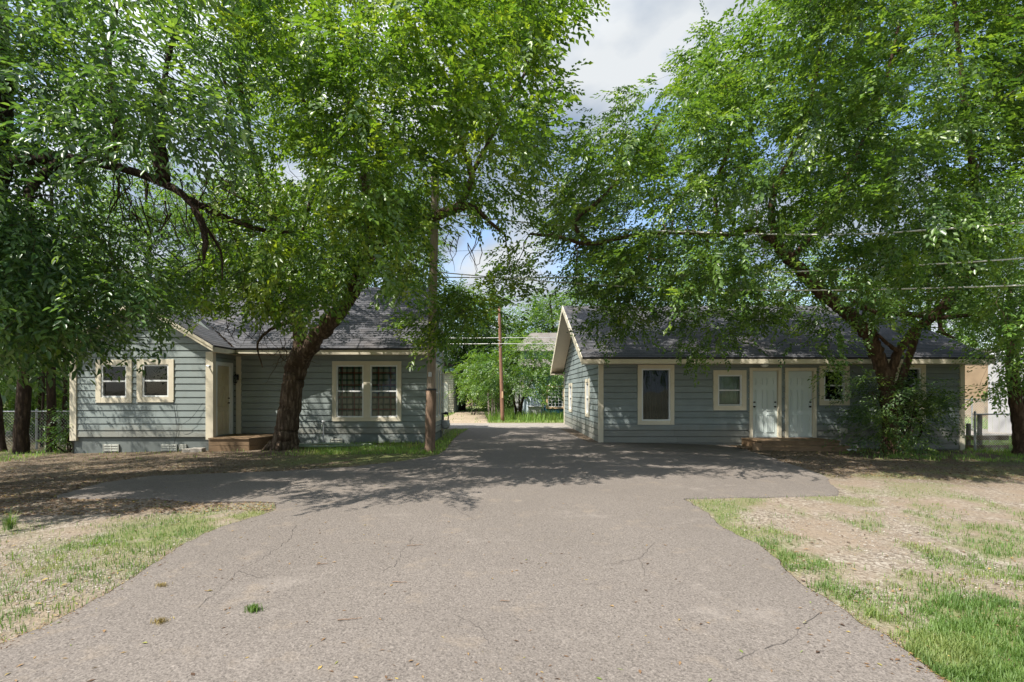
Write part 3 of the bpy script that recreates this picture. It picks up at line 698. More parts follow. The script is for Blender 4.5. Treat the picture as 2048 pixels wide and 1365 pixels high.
# loose cable down the gable wall
mb = MB(); mb.tube(cr_path([WG.T(uat(349, YG), .06, zat(800, YG)), WG.T(uat(353, YG), .05, zat(830, YG)), WG.T(uat(356, YG), .04, zat(860, YG)), WG.T(uat(350, YG), .07, zat(893, YG))], 6), .006, 5)
mb.tube(cr_path([WG.T(uat(354, YG), .05, zat(826, YG)), WG.T(uat(360, YG), .12, zat(850, YG)), WG.T(uat(385, YG), .10, zat(838, YG)), WG.T(uat(408, YG), .05, zat(806, YG))], 6), .005, 5); mb.build('cable', M['black'], lh)

# small wooden deck at that door
dk = thing('wooden_deck', 'small weathered wooden deck platform below the cream side door of the left house', 'deck', (-7.6, 14.6, 0))
poly = [(XI+.05, 14.05), (-7.15, 13.95), (-6.75, 14.5), (-6.75, 15.42), (XI+.05, 15.42)]
mb = MB(); y = 13.95
k = 0
while y < 15.40:
    y1 = min(y+.135, 15.42); xa = XI+.05
    xe = lambda yy: -7.15+(yy-13.95)*(.4/.55) if yy < 14.5 else -6.75
    mb.hexa([(xa, y, .235), (xe(y)+.03, y, .235), (xa, y1, .235), (xe(y1)+.03, y1, .235), (xa, y, .27), (xe(y)+.03, y, .27), (xa, y1, .27), (xe(y1)+.03, y1, .27)]); y = y1+.008
mb.build('deck_board', M['deck'], dk, bevel=.004)
mb = MB()
for z0, z1 in ((-.12, .05), (.058, .228)):
    mb.hexa([(XI+.05, 13.98, z0), (-7.13, 13.98, z0), (XI+.05, 14.02, z0), (-7.16, 14.02, z0), (XI+.05, 13.98, z1), (-7.13, 13.98, z1), (XI+.05, 14.02, z1), (-7.16, 14.02, z1)])
    mb.hexa([(-7.12, 13.98, z0), (-6.76, 14.5, z0), (-7.15, 14.02, z0), (-6.80, 14.52, z0), (-7.12, 13.98, z1), (-6.76, 14.5, z1), (-7.15, 14.02, z1), (-6.80, 14.52, z1)])
    mb.box(-6.80, -6.76, 14.53, 15.42, z0, z1)
mb.build('skirt_board', M['deck'], dk, bevel=.004)
for i, (px, w, h) in enumerate(((398, .34, .13), (378, .22, .11))):
    mb = MB(); x = uat(px, 14.0); z = float(gz(x))-.02; mb.box(x-w/2, x+w/2, 13.85, 14.05, z, z+h)
    o = mb.build('concrete_block', M['concrete'], bevel=.015); tag(o, ('larger pale concrete block on the ground touching the deck', 'smaller broken concrete block left of the larger one beside the deck')[i], 'block')
# standpipe + hose
sp = thing('standpipe', 'thin metal standpipe tap against the left house below the plaid windows', 'tap', (-5.55, 15.25, 0))
x = uat(647, 15.25); mb = MB(); mb.tube([(x, 15.25, -.1), (x, 15.25, .58)], .018, 8); mb.build('pipe', M['metal'], sp)
mb = MB(); mb.tube([(x, 15.25, .58), (x, 15.25, .66)], .03, 8); mb.tube([(x, 15.25, .63), (x, 15.15, .61), (x, 15.12, .56)], .018, 8); mb.tube([(x-.05, 15.25, .67), (x+.05, 15.25, .67)], .012, 6); mb.build('tap', M['metal'], sp)
mb = MB(); pts = [(x, 15.12, .56), (x-.03, 15.10, .3), (x-.09, 15.08, -.02)]
t = np.linspace(0, 1, 130)
for q in t: 
    a = q*2*math.pi*4.2; r = .95+.25*math.sin(q*9); pts.append((-5.35+r*math.cos(a+2.6)+.3*q+.06*math.sin(a*2.3), 14.55+.33*math.sin(a+2.6)+.05*math.cos(a*3.1), .0+.03*q+.012*math.sin(a*5)))
for q in range(8): pts.append((-4.4+q*.22, 14.35+.06*math.sin(q), .0))
mb.tube(pts, .013, 6); tag(mb.build('garden_hose', M['hose'], smooth_=True), 'pale green garden hose coiled on the ground below the standpipe', 'hose')
# gas meter
gm = thing('gas_meter', 'grey gas meter with pipes at the far corner of the left house by the driveway', 'meter', (-2.0, 17.5, 0))
gx, gy = -2.02, 17.35
mb = MB(); mb.tube([(gx, gy-.10, .42), (gx, gy-.09, .42), (gx, gy+.09, .42), (gx, gy+.10, .42)], [.10, .15, .15, .10], 14); mb.box(gx-.13, gx+.13, gy-.08, gy+.08, .36, .58); mb.build('meter_body', M['metal'], gm, bevel=.02)
mb = MB(); mb.tube(cr_path([(gx-.1, gy, .55), (gx-.1, gy, .72), (gx-.16, gy, .78), (gx-.17, gy, .3), (gx-.17, gy, -.1)], 5), .02, 7); mb.tube(cr_path([(gx+.08, gy, .55), (gx+.08, gy, .75), (gx-.02, gy+.08, .8), (gx-.12, gy+.12, .8)], 5), .02, 7)
mb.tube([(gx+.02, gy-.02, .78), (gx+.02, gy-.02, .84), (gx+.02, gy-.02, .88)], [.07, .08, .03], 12); mb.build('pipe', M['black'], gm)

# ---- right house: front wall Y=15.4
YR = 15.4; XA, XB = 2.96, 14.12
rh = thing('bungalow', 'long slate-blue clapboard bungalow with two white doors side by side, right of the driveway', 'house', (8.5, 18, 0))
WR = Wall(0, YR, 1, 0, 0, -1); WRS = Wall(XA, 0, 0, 1, -1, 0)
HR = []
o, h = window(rh, WR, uat(1275, YR), uat(1348, YR), zat(850, YR), zat(730, YR), 'tall single window near the driveway corner', tw=.12, mid=False, curtain='tealrefl'); HR += h  # sheet behind this pane is painted like its teal reflection
o, h = window(rh, WR, uat(1426, YR), uat(1492, YR), zat(821, YR), zat(741, YR), 'small sash window with pale green curtain left of the doors', tw=.14, curtain='curtgreen'); HR += h
o, h = window(rh, WR, uat(1636.5, YR)+.02, uat(1698, YR), zat(811, YR), zat(732, YR), 'small dark sash window right of the doors', tw=.14); HR += h
o, h = window(rh, WR, uat(1788, YR), uat(1850, YR), zat(845, YR), zat(727, YR), 'tall window half hidden behind the bush', tw=.14); HR += h
zd0, zd1 = .175, 2.20
DO = [(uat(1505, YR), uat(1555, YR)), (uat(1576, YR), uat(1625, YR))]
for (a, b) in DO: HR.append((a-.02, b+.02, -.5, zd1+.02))
WRS_h = []
o, h = window(rh, WRS, 17.22, 18.05, .68, 2.02, 'nearer narrow window of the driveway side wall', tw=.12); WRS_h += h
o, h = window(rh, WRS, 21.6, 22.6, .68, 1.95, 'farther narrow window of the driveway side wall', tw=.12); WRS_h += h
EXR = .194
mb = MB(); lap(mb, WR, lambda z: XA, lambda z: XB, -.02-2*EXR, 2.46, EXR, HR); mb.build('wall', M['siding_right'], rh)
YF = 24.4; RR = 19.9; rr = lambda Y: 2.52+(Y-14.9)*(4.92-2.52)/(RR-14.9) if Y <= RR else 4.92-(Y-RR)*(4.92-2.52)/(24.9-RR)
slr = (4.92-2.52)/(RR-14.9)
def yl(z): return YR if z < rr(YR)-.04 else 14.9+(z+.04-2.52)/slr
def yr_(z): return YF if z < rr(YF)-.04 else 24.9-(z+.04-2.52)/slr
mb = MB(); lap(mb, WRS, yl, yr_, -.02-2*EXR, 4.84, EXR, WRS_h); mb.build('wall', M['siding_right'], rh)
mb = MB(); mb.face([(XB, YR, -.6), (XB, YF, -.6), (XB, YF, 2.7), (XB, RR, 4.85), (XB, YR, 2.7)]); mb.face([(XA, YF, -.6), (XB, YF, -.6), (XB, YF, 2.7), (XA, YF, 2.7)]); mb.build('rear_wall', M['siding_right'], rh)
mb = MB(); mb.box(XA+.1, XB-.1, YR+.9, YR+.95, -.5, 2.4); mb.box(XA+.6, XA+.65, YR+.95, YF-.1, -.5, 2.4); mb.face([(XA+.05, YR+.03, 2.41), (XB-.05, YR+.03, 2.41), (XB-.05, YF, 2.41), (XA+.05, YF, 2.41)]); mb.build('dark_backing', M['darkint'], rh)  # near-black sheets again painted as the shade of the rooms
trimpart('corner_board', [(XA-.045, XA+.095, YR-.045, YR+.09, -.06, 2.40)], house=rh)
trimpart('corner_board', [(XB-.10, XB+.04, YR-.045, YR+.08, -.40, 2.40)], house=rh)
trimpart('corner_board', [(XA-.04, XA+.05, YF-.08, YF+.03, -.2, 2.45)], house=rh)
RX0, RX1 = 2.34, 14.6
mb = MB(); roof_plane(mb, (RX0, 14.88, 2.535), (RX1, 14.88, 2.535), (RX1, RR, 4.935), (RX0, RR, 4.935)); roof_plane(mb, (RX0, 24.92, 2.535), (RX1, 24.92, 2.535), (RX1, RR, 4.935), (RX0, RR, 4.935)); mb.build('roof', M['roof'], rh)
trimpart('fascia', [(RX0-.02, RX1+.02, 14.86, 14.89, 2.40, 2.535)], house=rh)
trimpart('soffit', [(RX0+.03, RX1-.03, 14.892, YR-.004, 2.40, 2.418)], 'soffit', rh)
for X in (RX0, RX1+.02):
    mb = MB()
    for (ya, za, yb, zb) in ((14.895, 2.525, RR, 4.925), (24.92, 2.525, RR, 4.925)):
        mb.hexa([(X-.03, ya, za-.15), (X, ya, za-.15), (X-.03, yb, zb-.15), (X, yb, zb-.15), (X-.03, ya, za+.065), (X, ya, za+.065), (X-.03, yb, zb+.065), (X, yb, zb+.065)])
    mb.build('rake_board', M['cream'], rh)
mb = MB()
for (ya, za) in ((14.89, 2.46), (24.9, 2.46)):
    mb.hexa([(RX0+.003, ya, za), (XA-.03, ya, za), (RX0+.003, RR, za+2.40), (XA-.03, RR, za+2.40), (RX0+.003, ya, za+.02), (XA-.03, ya, za+.02), (RX0+.003, RR, za+2.42), (XA-.03, RR, za+2.42)])
mb.box(RX0+.004, XA-.03, 24.3, 24.89, 2.40, 2.45)
mb.build('rake_soffit', M['soffit'], rh)
for i, (a, b) in enumerate(DO):
    panel_door(rh, WR, a, b, zd0, zd1, M['doorwhite'], ('left white six-panel door, knobs on both edges', 'right white six-panel door')[i], 'R', both=(i == 0), n0=-.03, trim=M['cream'], tw=.105)
vent_part(rh, Wall(0, YR-.02, 1, 0, 0, -1), uat(1679, YR), uat(1692, YR), zat(867, YR), zat(857, YR), 4)
mb = MB(); p = (uat(1258, 20.5), 20.5, 4.9); mb.tube([(p[0], 20.3, 4.7), (p[0], 20.3, 5.75)], .05, 10); mb.build('vent_pipe', M['metal'], rh)
mb = MB(); c = (uat(1529, 15.1), 15.1, 2.395); mb.tube([c, (c[0], c[1], c[2]-.05), (c[0], c[1], c[2]-.09)], [.10, .11, .03], 14); mb.build('porch_light', M['white'], rh, smooth_=True)

# steps in front of the two doors
st = thing('wooden_steps', 'brown wooden porch steps, two treads wide, in front of both white doors', 'steps', (8.8, 14.8, 0))
gs = float(gz(9))
mb = MB()
for k in range(7):
    y = 14.40+k*.138; mb.box(7.28, 9.72-.02*k, y, y+.13, .125, .155)
mb.build('platform_board', M['deck'], st, bevel=.004)
mb = MB(); mb.box(7.45, 9.68, 14.44, 14.47, gs-.05, .122); mb.box(9.62, 9.65, 14.475, 15.36, gs-.05, .122); mb.box(7.30, 7.33, 14.475, 15.36, gs-.05, .122); mb.build('riser', M['deck'], st)
mb = MB(); mb.box(7.22, 9.78, 14.10, 14.24, -.005, .028); mb.box(7.22, 9.78, 14.248, 14.43, -.005, .028); mb.build('tread', M['deck'], st, bevel=.004)
mb = MB(); mb.box(7.26, 9.74, 14.13, 14.16, gs-.08, -.008); mb.box(9.70, 9.735, 14.165, 14.43, gs-.08, -.008); mb.build('riser', M['deck'], st)
mb = MB(); mb.box(7.0, 7.24, 14.05, 14.10, gs-.05, .13); mb.box(6.72, 7.2, 14.12, 14.26, -.03, .0); mb.box(6.72, 7.2, 14.30, 14.44, -.03, .0)
for k in range(5): mb.box(6.75+k*.09, 6.79+k*.09, 14.14, 14.17, gs-.05, -.031)
mb.build('side_tread', M['deck'], st)

# ------------------------------------------------------------------ poles, wires
def pole(name, label, base, top, r0, r1, mat, lower=None, fittings=True, group=None):
    t = thing(name, label, 'utility pole', tuple(base), group)
    mb = MB(); n = 14; pts = [base+(top-base)*k/n for k in range(n+1)]; mb.tube(pts, np.linspace(r0, r1, n+1), 16, wob=.03, seed=3); mb.build('shaft', mat, t, smooth_=True)
    if lower:
        mb = MB(); zb, rr_ = lower; f = (zb-base[2])/(top[2]-base[2]); pts = [base+(top-base)*f*k/6 for k in range(7)]
        mb.tube(pts, [rr_*1.04]+[rr_]*6, 16, wob=.04, seed=5); mb.build('sleeve', M['poledark'], t, smooth_=True)
    return t
x, y = -1.95, 13.0
p1 = pole('utility_pole', 'thick brown utility pole at the near corner of the left house', np.array([x+.02, y, -.15]), np.array([x+.17, y, 7.6]), .118, .105, M['pole'], (1.62, .135))
mb = MB(); mb.tube([(x+.05, y, 1.60), (x+.05, y, 1.645)], .142, 16); mb.build('band', M['black'], p1)
mb = MB(); mb.box(x+.0, x+.09, y-.145, y-.125, 1.95, 2.07); mb.build('tag', M['metal'], p1)
x, y = -.10, 26.6
p2 = pole('utility_pole', 'thin reddish utility pole on the grass beyond the driveway', np.array([x+.03, y, -.1]), np.array([x-.16, y, 6.15]), .105, .07, M['poleNew'])
mb = MB(); mb.box(x-.03, x+.05, y-.16, y-.13, 1.25, 1.6); mb.build('plate', M['peach'], p2)
for q in ([(x-.18, y, 4.3), (x-.1, y-.12, 4.25)], [(x-.05, y, 3.95), (x-.05, y-.14, 3.95)]): mb = MB(); mb.tube(q, .03, 8); mb.build('insulator', M['metal'], p2)
def wire(pts, r, label, mat='cable', name='overhead_wire'):
    mb = MB(); mb.tube(cr_path(pts, 14), r, 6); o = mb.build(name, M[mat], smooth_=True); tag(o, label, 'wire', 'overhead wires'); return o
pt = lambda px, py, Y: tuple(P(px, py, Y))
wire([pt(872, 425, 13.0), pt(1100, 450, 12.3), pt(1330, 463, 11.5), pt(1660, 470, 10.3), pt(1860, 460, 9.5), pt(2048, 445, 8.9), pt(2400, 405, 7.8)], .017, 'highest of the three pale wires crossing in front of the right tree')
wire([pt(876, 555, 13.0), pt(1050, 556, 12.4), pt(1250, 553, 11.7), pt(1580, 544, 10.5), pt(1860, 529, 9.6), pt(2048, 517, 9.0), pt(2400, 490, 7.8)], .014, 'middle of the three pale wires crossing in front of the right tree')
wire([pt(876, 545, 13.0), pt(1050, 560, 12.4), pt(1250, 573, 11.7), pt(1460, 580, 11), pt(1700, 580, 10.2), pt(2048, 571, 9.0), pt(2400, 556, 7.8)], .014, 'lowest of the three pale wires, just above the right house roof')
wire([pt(700, 668, 28), pt(880, 676, 27.2), pt(1002, 676, 26.6), pt(1130, 675, 28), pt(1300, 668, 31)], .018, 'upper of the two wires on the thin reddish pole')
wire([pt(700, 684, 27.6), pt(880, 688, 27), pt(1004, 688, 26.5), pt(1130, 688, 28), pt(1300, 684, 31)], .020, 'lower of the two wires on the thin reddish pole')
wire([pt(878, 504, 14), pt(930, 502, 18), pt(1000, 500, 30), pt(1040, 498, 60)], .006, 'thin dark wire seen in the sky gap beside the thick pole', 'black')

# ------------------------------------------------------------------ foliage machinery
def spray_templates(rg, n, nleaf, length, ll, lw, droop=.35, six=False, spread=1.0):
    """each template: (nleaf, k, 3) leaves along a twig that starts at 0 and runs +x"""
    out = []
    for _ in range(n):
        L = []
        for i in range(nleaf):
            t = (i+.6)/nleaf; x = t*length; side = 1 if i % 2 else -1
            base = np.array([x, rg.normal(0, .02), -droop*length*t*t+rg.normal(0, .03)])
            ang = side*(math.radians(58)*(1-.55*t)+rg.normal(0, .14)); tilt = rg.normal(-.22, .16)
            d = np.array([math.cos(ang)*math.cos(tilt), math.sin(ang)*math.cos(tilt), math.sin(tilt)])
            up = np.array([rg.normal(0, .2), rg.normal(0, .2), 1.0]); s_ = np.cross(up, d); s_ /= np.linalg.norm(s_); u2 = np.cross(d, s_)
            l = ll*rg.uniform(.7, 1.2); w = lw*rg.uniform(.75, 1.15); f = w*.25
            if six:
                pts = [base, base+d*l*.28+s_*w*.42+u2*f, base+d*l*.62+s_*w*.40+u2*f*.6, base+d*l-u2*l*.12, base+d*l*.62-s_*w*.40+u2*f*.6, base+d*l*.28-s_*w*.42+u2*f]
            else:
                pts = [base, base+d*l*.45+s_*w*.5+u2*f, base+d*l-u2*l*.08, base+d*l*.45-s_*w*.5+u2*f]
            L.append(pts)
        out.append(np.array(L))
    return out
def bake_sprays(pos, dirs, scale, temps, rg):
    """place templates; dirs unit vectors of the twig"""
    Vs = []; ti = rg.integers(0, len(temps), len(pos)); k = temps[0].shape[1]
    for t in range(len(temps)):
        m = ti == t
        if not m.any(): continue
        d = dirs[m]; up = np.array([0, 0, 1.0])+rg.normal(0, .30, (m.sum(), 3))
        s_ = np.cross(up, d); s_ /= np.linalg.norm(s_, axis=1)[:, None]+1e-9; u = np.cross(d, s_)
        Rm = np.stack([d, s_, u], -1)                       # columns
        v = np.einsum('nij,lkj->nlki', Rm, temps[t])*scale[m][:, None, None, None]+pos[m][:, None, None, :]
        Vs.append(v.reshape(-1, 3))
    V_ = np.concatenate(Vs); nl = len(V_)//k; b = np.arange(nl)[:, None]*k
    if k == 6: Fc = np.concatenate([b+np.array([[0, 3, 2, 1]]), b+np.array([[0, 5, 4, 3]])])
    else: Fc = np.concatenate([b+np.array([[0, 2, 1]]), b+np.array([[0, 3, 2]])])
    return V_, Fc
def shadow_ok(p, rg, jit=.3):
    """leaves whose shade would fall on the sunny foreground are not there"""
    drop = p[:, 2]; xs_ = p[:, 0]+SUN[0]*drop; ys_ = p[:, 1]+SUN[1]*drop
    ex = np.array([-20, -5.6, -4.4, -3.0, -2.3, -1, 0, 1.2, 2, 2.9, 3.4, 4.6, 6, 8, 12, 20]); ey = np.array([5.9, 6.0, 7.3, 7.2, 6.4, 6.9, 7.2, 7.35, 7.6, 7.3, 8.0, 8.6, 9.3, 9.7, 9.6, 9.4])
    e_ = np.interp(xs_, ex, ey)+(fnoise(xs_, ys_, 1.3, 5)-.5)*1.1
    return ys_ > e_+rg.normal(0, .07, len(p))*jit/.3
SH_LIT = [(-8.2, 14.9, .9, .5), (-5.9, 16.0, .8, .45), (-2.6, 15.9, .5, .3), (3.9, 17.0, 1.0, 1.4), (4.0, 20.5, 1.0, 2.4), (5.6, 8.2, 1.3, .5), (1.5, 12.3, 1.2, .3), (-.6, 13.4, .9, .3), (-3.5, 11.2, .8, .25), (10.9, 14.3, .8, .4), (3.6, 10.6, 1.4, .25), (-.4, 9.4, .9, .2), (-7.5, 10.5, 1.4, .3), (-1.5, 8.6, .8, .15), (.6, 10.4, 1.0, .25), (2.6, 9.2, 1.1, .25), (-4, 9.0, 1.0, .2), (5.0, 12.8, 1.3, .3), (9.5, 12.7, 1.5, .3)]
SH_LIT += [(a, b, c, .16) for a, b, c in ((3.2, 13.0, .9), (4.6, 13.9, .8), (1.6, 14.3, .8), (-.9, 12.0, .8), (6.6, 13.4, .9), (2.4, 16.4, .6), (-.2, 16.6, .7), (.8, 10.9, .7), (3.4, 11.9, .8), (-2.9, 9.9, .7), (-1.4, 10.9, .6), (.4, 8.5, .7), (1.9, 11.4, .8), (3.1, 8.6, .6), (4.4, 9.6, .9), (5.6, 11.2, .8), (-5.0, 10.0, .8), (-6.2, 12.2, .7), (-4.2, 12.9, .6), (0.2, 15.2, .6), (-1.0, 17.0, .7), (1.0, 18.6, .8), (7.2, 10.4, .9), (8.2, 12.0, .8), (-9.2, 11.6, .9), (-8.0, 9.2, .8), (10.5, 11.2, .9))]
def shaft(p):
    """1 = full foliage, lower in the open shafts between the boughs along the sun's path"""
    xs_ = p[:, 0]+SUN[0]*p[:, 2]; ys_ = p[:, 1]+SUN[1]*p[:, 2]
    n = fnoise(xs_*.8, ys_*1.5, 1.25, 21); n = .6*n+.4*vnoise(xs_, ys_*1.9, 3.6, 22)
    k = 1-.96*smooth(.475, .53, n)
    for (a, b, ra, rb) in SH_LIT: k = k*(1-.96*smooth(1.2, .85, np.hypot((xs_-a)/ra, (ys_-b)/rb)))
    for (a, b, ra, rb, zm) in SH_HI: k = k*(1-.8*smooth(1.25, .75, np.hypot((xs_-a)/ra, (ys_-b)/rb))*(p[:, 2] > zm))
    return k
SH_HI = [(-3.3, 13.6, 2.2, 1.4, 5.9), (12.5, 12.4, 2.0, 1.6, 7.6), (-7.6, 10.6, 2.0, 1.3, 5.2), (7.5, 14.2, 1.6, .7, 5.5)]
def in_house(p):
    x, y, z = p.T
    l = (x < XR+.35) & (x > XLF-.4) & (y > 14.8) & (y < 22.3) & (z < np.maximum(2.9, np.minimum(2.85+(y-15.15)*.745, RZ))+.30)
    l |= (x < XI+.3) & (x > XLF-.3) & (y > 13.85) & (z < apz+.35-np.abs(x-apx)*.56) & (y < 22)
    l |= (x < XI+.3) & (y > 13.85) & (z < 3.0) & (x > XLF-.2)
    r = (x > 2.2) & (x < 14.8) & (y > 14.7) & (y < 25) & (z < np.array([rr(v) for v in np.clip(y, 14.9, 24.9)])+.3)
    return l | r
OPEN = [([(1490, 430), (1540, 430), (1720, 620), (1780, 700), (1740, 730), (1640, 625), (1500, 500)], 13.6, .12),
        ([(1740, 690), (1800, 690), (1850, 620), (1950, 530), (1975, 570), (1880, 660), (1830, 760), (1740, 780)], 14.0, .15),
        ([(590, 720), (585, 640), (625, 640), (690, 560), (715, 490), (760, 490), (760, 560), (700, 640), (640, 720)], 14.0, .15),
        ([(845, 455), (890, 455), (890, 640), (845, 640)], 12.8, .2), ([(885, 455), (960, 455), (955, 575), (885, 575)], 60, .05),
        ([(1050, 450), (1200, 450), (1200, 505), (1050, 505)], 11.6, .25), ([(850, 405), (950, 400), (960, 440), (850, 455)], 12, .2),
        ([(560, 720), (640, 720), (610, 910), (540, 910)], 14.0, .0),
        ([(1175, 640), (1340, 640), (1340, 710), (1175, 710)], 14.5, .6), ([(1500, 640), (1640, 640), (1640, 715), (1500, 715)], 14.5, .4)]
def branch_network(mb, nodes, clumps, rg, r_tip=.006, kink=.12):
    """thin branches from the nearest existing node to each clump"""
    N_ = [np.array(n, float) for n in nodes]; pos = np.array([n[:3] for n in N_]); rad = np.array([n[3] for n in N_])
    d0 = np.min(np.linalg.norm(clumps[:, None]-pos[None], axis=2), axis=1)
    for i in np.argsort(d0):
        c = clumps[i]; dist = np.linalg.norm(pos-c, axis=1); j = int(np.argmin(dist+.0*rad)); a = pos[j]; D = dist[j]
        if D < .15: continue
        r0 = min(rad[j]*.6, .012+.012*D); mid = (a+c)/2+rg.normal(0, kink*D*.4, 3)+np.array([0, 0, .12*D])
        p = np.array([a, (a+mid)/2+rg.normal(0, .03*D, 3), mid, (mid+c)/2+rg.normal(0, .04*D, 3), c]); rs_ = np.array([r0, r0*.85, r0*.7, r0*.5, r_tip])
        mb.tube(p, rs_, 5, cap=False); pos = np.vstack([pos, p[2:]]); rad = np.concatenate([rad, rs_[2:]])
def grow_tree(name, label, cat_, base, limbs, polys, leafmat, barkmat, seed, clump_r=.75, per=14, temps=None, spray_s=(.8, 1.3), check_shadow=True, group=None, kinds='tree', extra=None, keep=1.0, out_bias=.6, droop=.15, center=None, margin=10):
    rg = np.random.default_rng(seed); t = thing(name, label, cat_, tuple(base), group)
    mb = MB(); nodes = []
    for L in limbs:
        L = np.array([[*p[:3], p[3]] for p in L], float); q = cr_path(L, 7); seg = q[:, :3].copy()
        if len(q) > 4: seg[1:-1] += rg.normal(0, 1, seg[1:-1].shape)*(.02*np.clip(q[1:-1, 3:4]*5, .2, 1))
        mb.tube(seg, np.maximum(q[:, 3], .006), 14 if q[0, 3] > .12 else 8, wob=.055 if q[0, 3] > .1 else .04, seed=seed+len(nodes))
        nodes += [(*s_, r_) for s_, r_ in zip(seg, q[:, 3])][2:]
    allc = []; allpos = []; alldir = []
    for (poly, n, Yf) in polys:
        poly = np.array(poly, float); lo = poly.min(0); hi = poly.max(0); C_ = []
        tries = 0
        while len(C_) < n and tries < n*14:
            m = 400; px = rg.uniform(lo[0], hi[0], m); py = rg.uniform(lo[1], hi[1], m); ok = inpoly(px, py, poly); px, py = px[ok], py[ok]
            Y = Yf(px, py, rg); pts = np.stack([(px-CX)/F*Y, Y, EYE+(HY-py)/F*Y], -1)
            k = ~in_house(pts) & (pts[:, 2] > .1)
            if check_shadow: k &= shadow_ok(pts, rg)
            pts = pts[k]; tries += m
            for p in pts:
                if len(C_) >= n: break
                if C_ and np.min(np.linalg.norm(np.array(C_[-250:])-p, axis=1)) < clump_r*.5: continue
                C_.append(p)
        C_ = np.array(C_)
        if len(C_) == 0: continue
        allc.append(C_); cc = center if center is not None else C_.mean(0)
        m = max(1, int(per)); nC = len(C_)
        o_ = C_-cc; o_[:, 2] *= .45; o_ /= np.linalg.norm(o_, axis=1)[:, None]+1e-6
        ax = o_*out_bias+rg.normal(0, .55, (nC, 3))*np.array([1, 1, .45])+np.array([0, 0, .12-droop]); ax /= np.linalg.norm(ax, axis=1)[:, None]
        upv = np.array([0, 0, 1.0])+rg.normal(0, .28, (nC, 3)); bx = np.cross(upv, ax); bx /= np.linalg.norm(bx, axis=1)[:, None]; nx_ = np.cross(ax, bx)
        sz = clump_r*rg.uniform(.6, 1.35, nC); tt = rg.uniform(-1, 1.1, (nC, m)); ss = rg.uniform(-1, 1, (nC, m))*(1.0-.45*np.clip(tt, 0, 1)); zz = rg.normal(0, .13, (nC, m))
        e3 = lambda q: q[:, None, :]
        pos = C_[:, None, :]+(e3(ax)*tt[..., None]*1.15+e3(bx)*ss[..., None]*.75+e3(nx_)*(zz-.16*tt**2-.12*ss**2)[..., None])*sz[:, None, None]
        dr = e3(ax)*.75+e3(bx)*(ss*1.1)[..., None]+e3(nx_)*(-.12-.25*droop)+rg.normal(0, .22, pos.shape)
        pos = pos.reshape(-1, 3); dr = dr.reshape(-1, 3); dr /= np.linalg.norm(dr, axis=1)[:, None]
        px, py = PX(pos); j = rg.normal(0, margin, (2, len(px))); k = inpoly(px+j[0], py+j[1], poly) & ~in_house(pos) & (pos[:, 1] > 2.5) & (pos[:, 2] > .05)
        if check_shadow: k &= shadow_ok(pos, rg, .15)
        for (wp, ymax, kp) in OPEN: k &= ~(inpoly(px, py, wp) & (pos[:, 1] < ymax) & (rg.random(len(px)) > kp))
        k &= rg.random(len(k)) < keep*(shaft(pos) if check_shadow else 1)
        allpos.append(pos[k]); alldir.append(dr[k])
    C_ = np.concatenate(allc); branch_network(mb, nodes, C_, rg)
    if extra: extra(mb, rg)
    trunk = mb.build('trunk', barkmat, t, smooth_=True)
    pos = np.concatenate(allpos); dr = np.concatenate(alldir)
    V_, Fc = bake_sprays(pos, dr, rg.uniform(*spray_s, len(pos)), temps, rg)
    npmesh('crown', V_, [Fc], leafmat, t)
    print(name, 'clumps', len(C_), 'sprays', len(pos), 'leaves', len(Fc)//2)
    return t
rt = np.random.default_rng(11)
T_A = spray_templates(rt, 10, 11, .50, .115, .052, .5, six=True)
T_B = spray_templates(rt, 12, 16, .55, .106, .059, .25)
T_C = spray_templates(rt, 12, 18, .60, .102, .056, .3)
T_D = spray_templates(rt, 10, 16, .60, .10, .045, .35, six=True)
T_BG = spray_templates(rt, 8, 12, .9, .19, .11, .3)
T_BUSH = spray_templates(rt, 8, 14, .5, .066, .036, .1)
lin = lambda a, b: (lambda px, py, rg: rg.uniform(a, b, len(px)))

def L(px, py, Y, r): return (*P(px, py, Y), r)
# tree A: big-leaved tree at the left whose trunk stands outside the picture
def dead_twigs(mb, rg):
    for i in range(70):
        s_ = P(rg.uniform(215, 470), rg.uniform(325, 440), rg.uniform(7.6, 8.6)); n = 6; p = [s_]
        d = np.array([rg.uniform(-.1, .7), rg.uniform(-.2, .2), -1.0]); ln = rg.uniform(.4, 1.7)
        for k in range(n): d = d+rg.normal(0, .28, 3); p.append(p[-1]+d/np.linalg.norm(d)*ln/n)
        mb.tube(p, np.linspace(rg.uniform(.004, .013), .002, n+1), 5, cap=False)
        for _ in range(2):
            q = p[rg.integers(2, n)]; dd = rg.normal(0, 1, 3); dd[2] -= .5; dd /= np.linalg.norm(dd); mb.tube([q, q+dd*.15+rg.normal(0, .02, 3), q+dd*.35], [.005, .004, .002], 4, cap=False)
YA = lambda px, py, rg: rg.uniform(5.6, 9.6, len(px))+np.clip((py-560)/200, 0, 1)*.0
polyA = [(-420, -160), (470, -160), (470, -60), (500, 60), (515, 190), (455, 290), (330, 300), (250, 300), (170, 350), (185, 440), (290, 520), (335, 590), (300, 640), (250, 640), (170, 690), (80, 650), (0, 700), (-420, 720)]
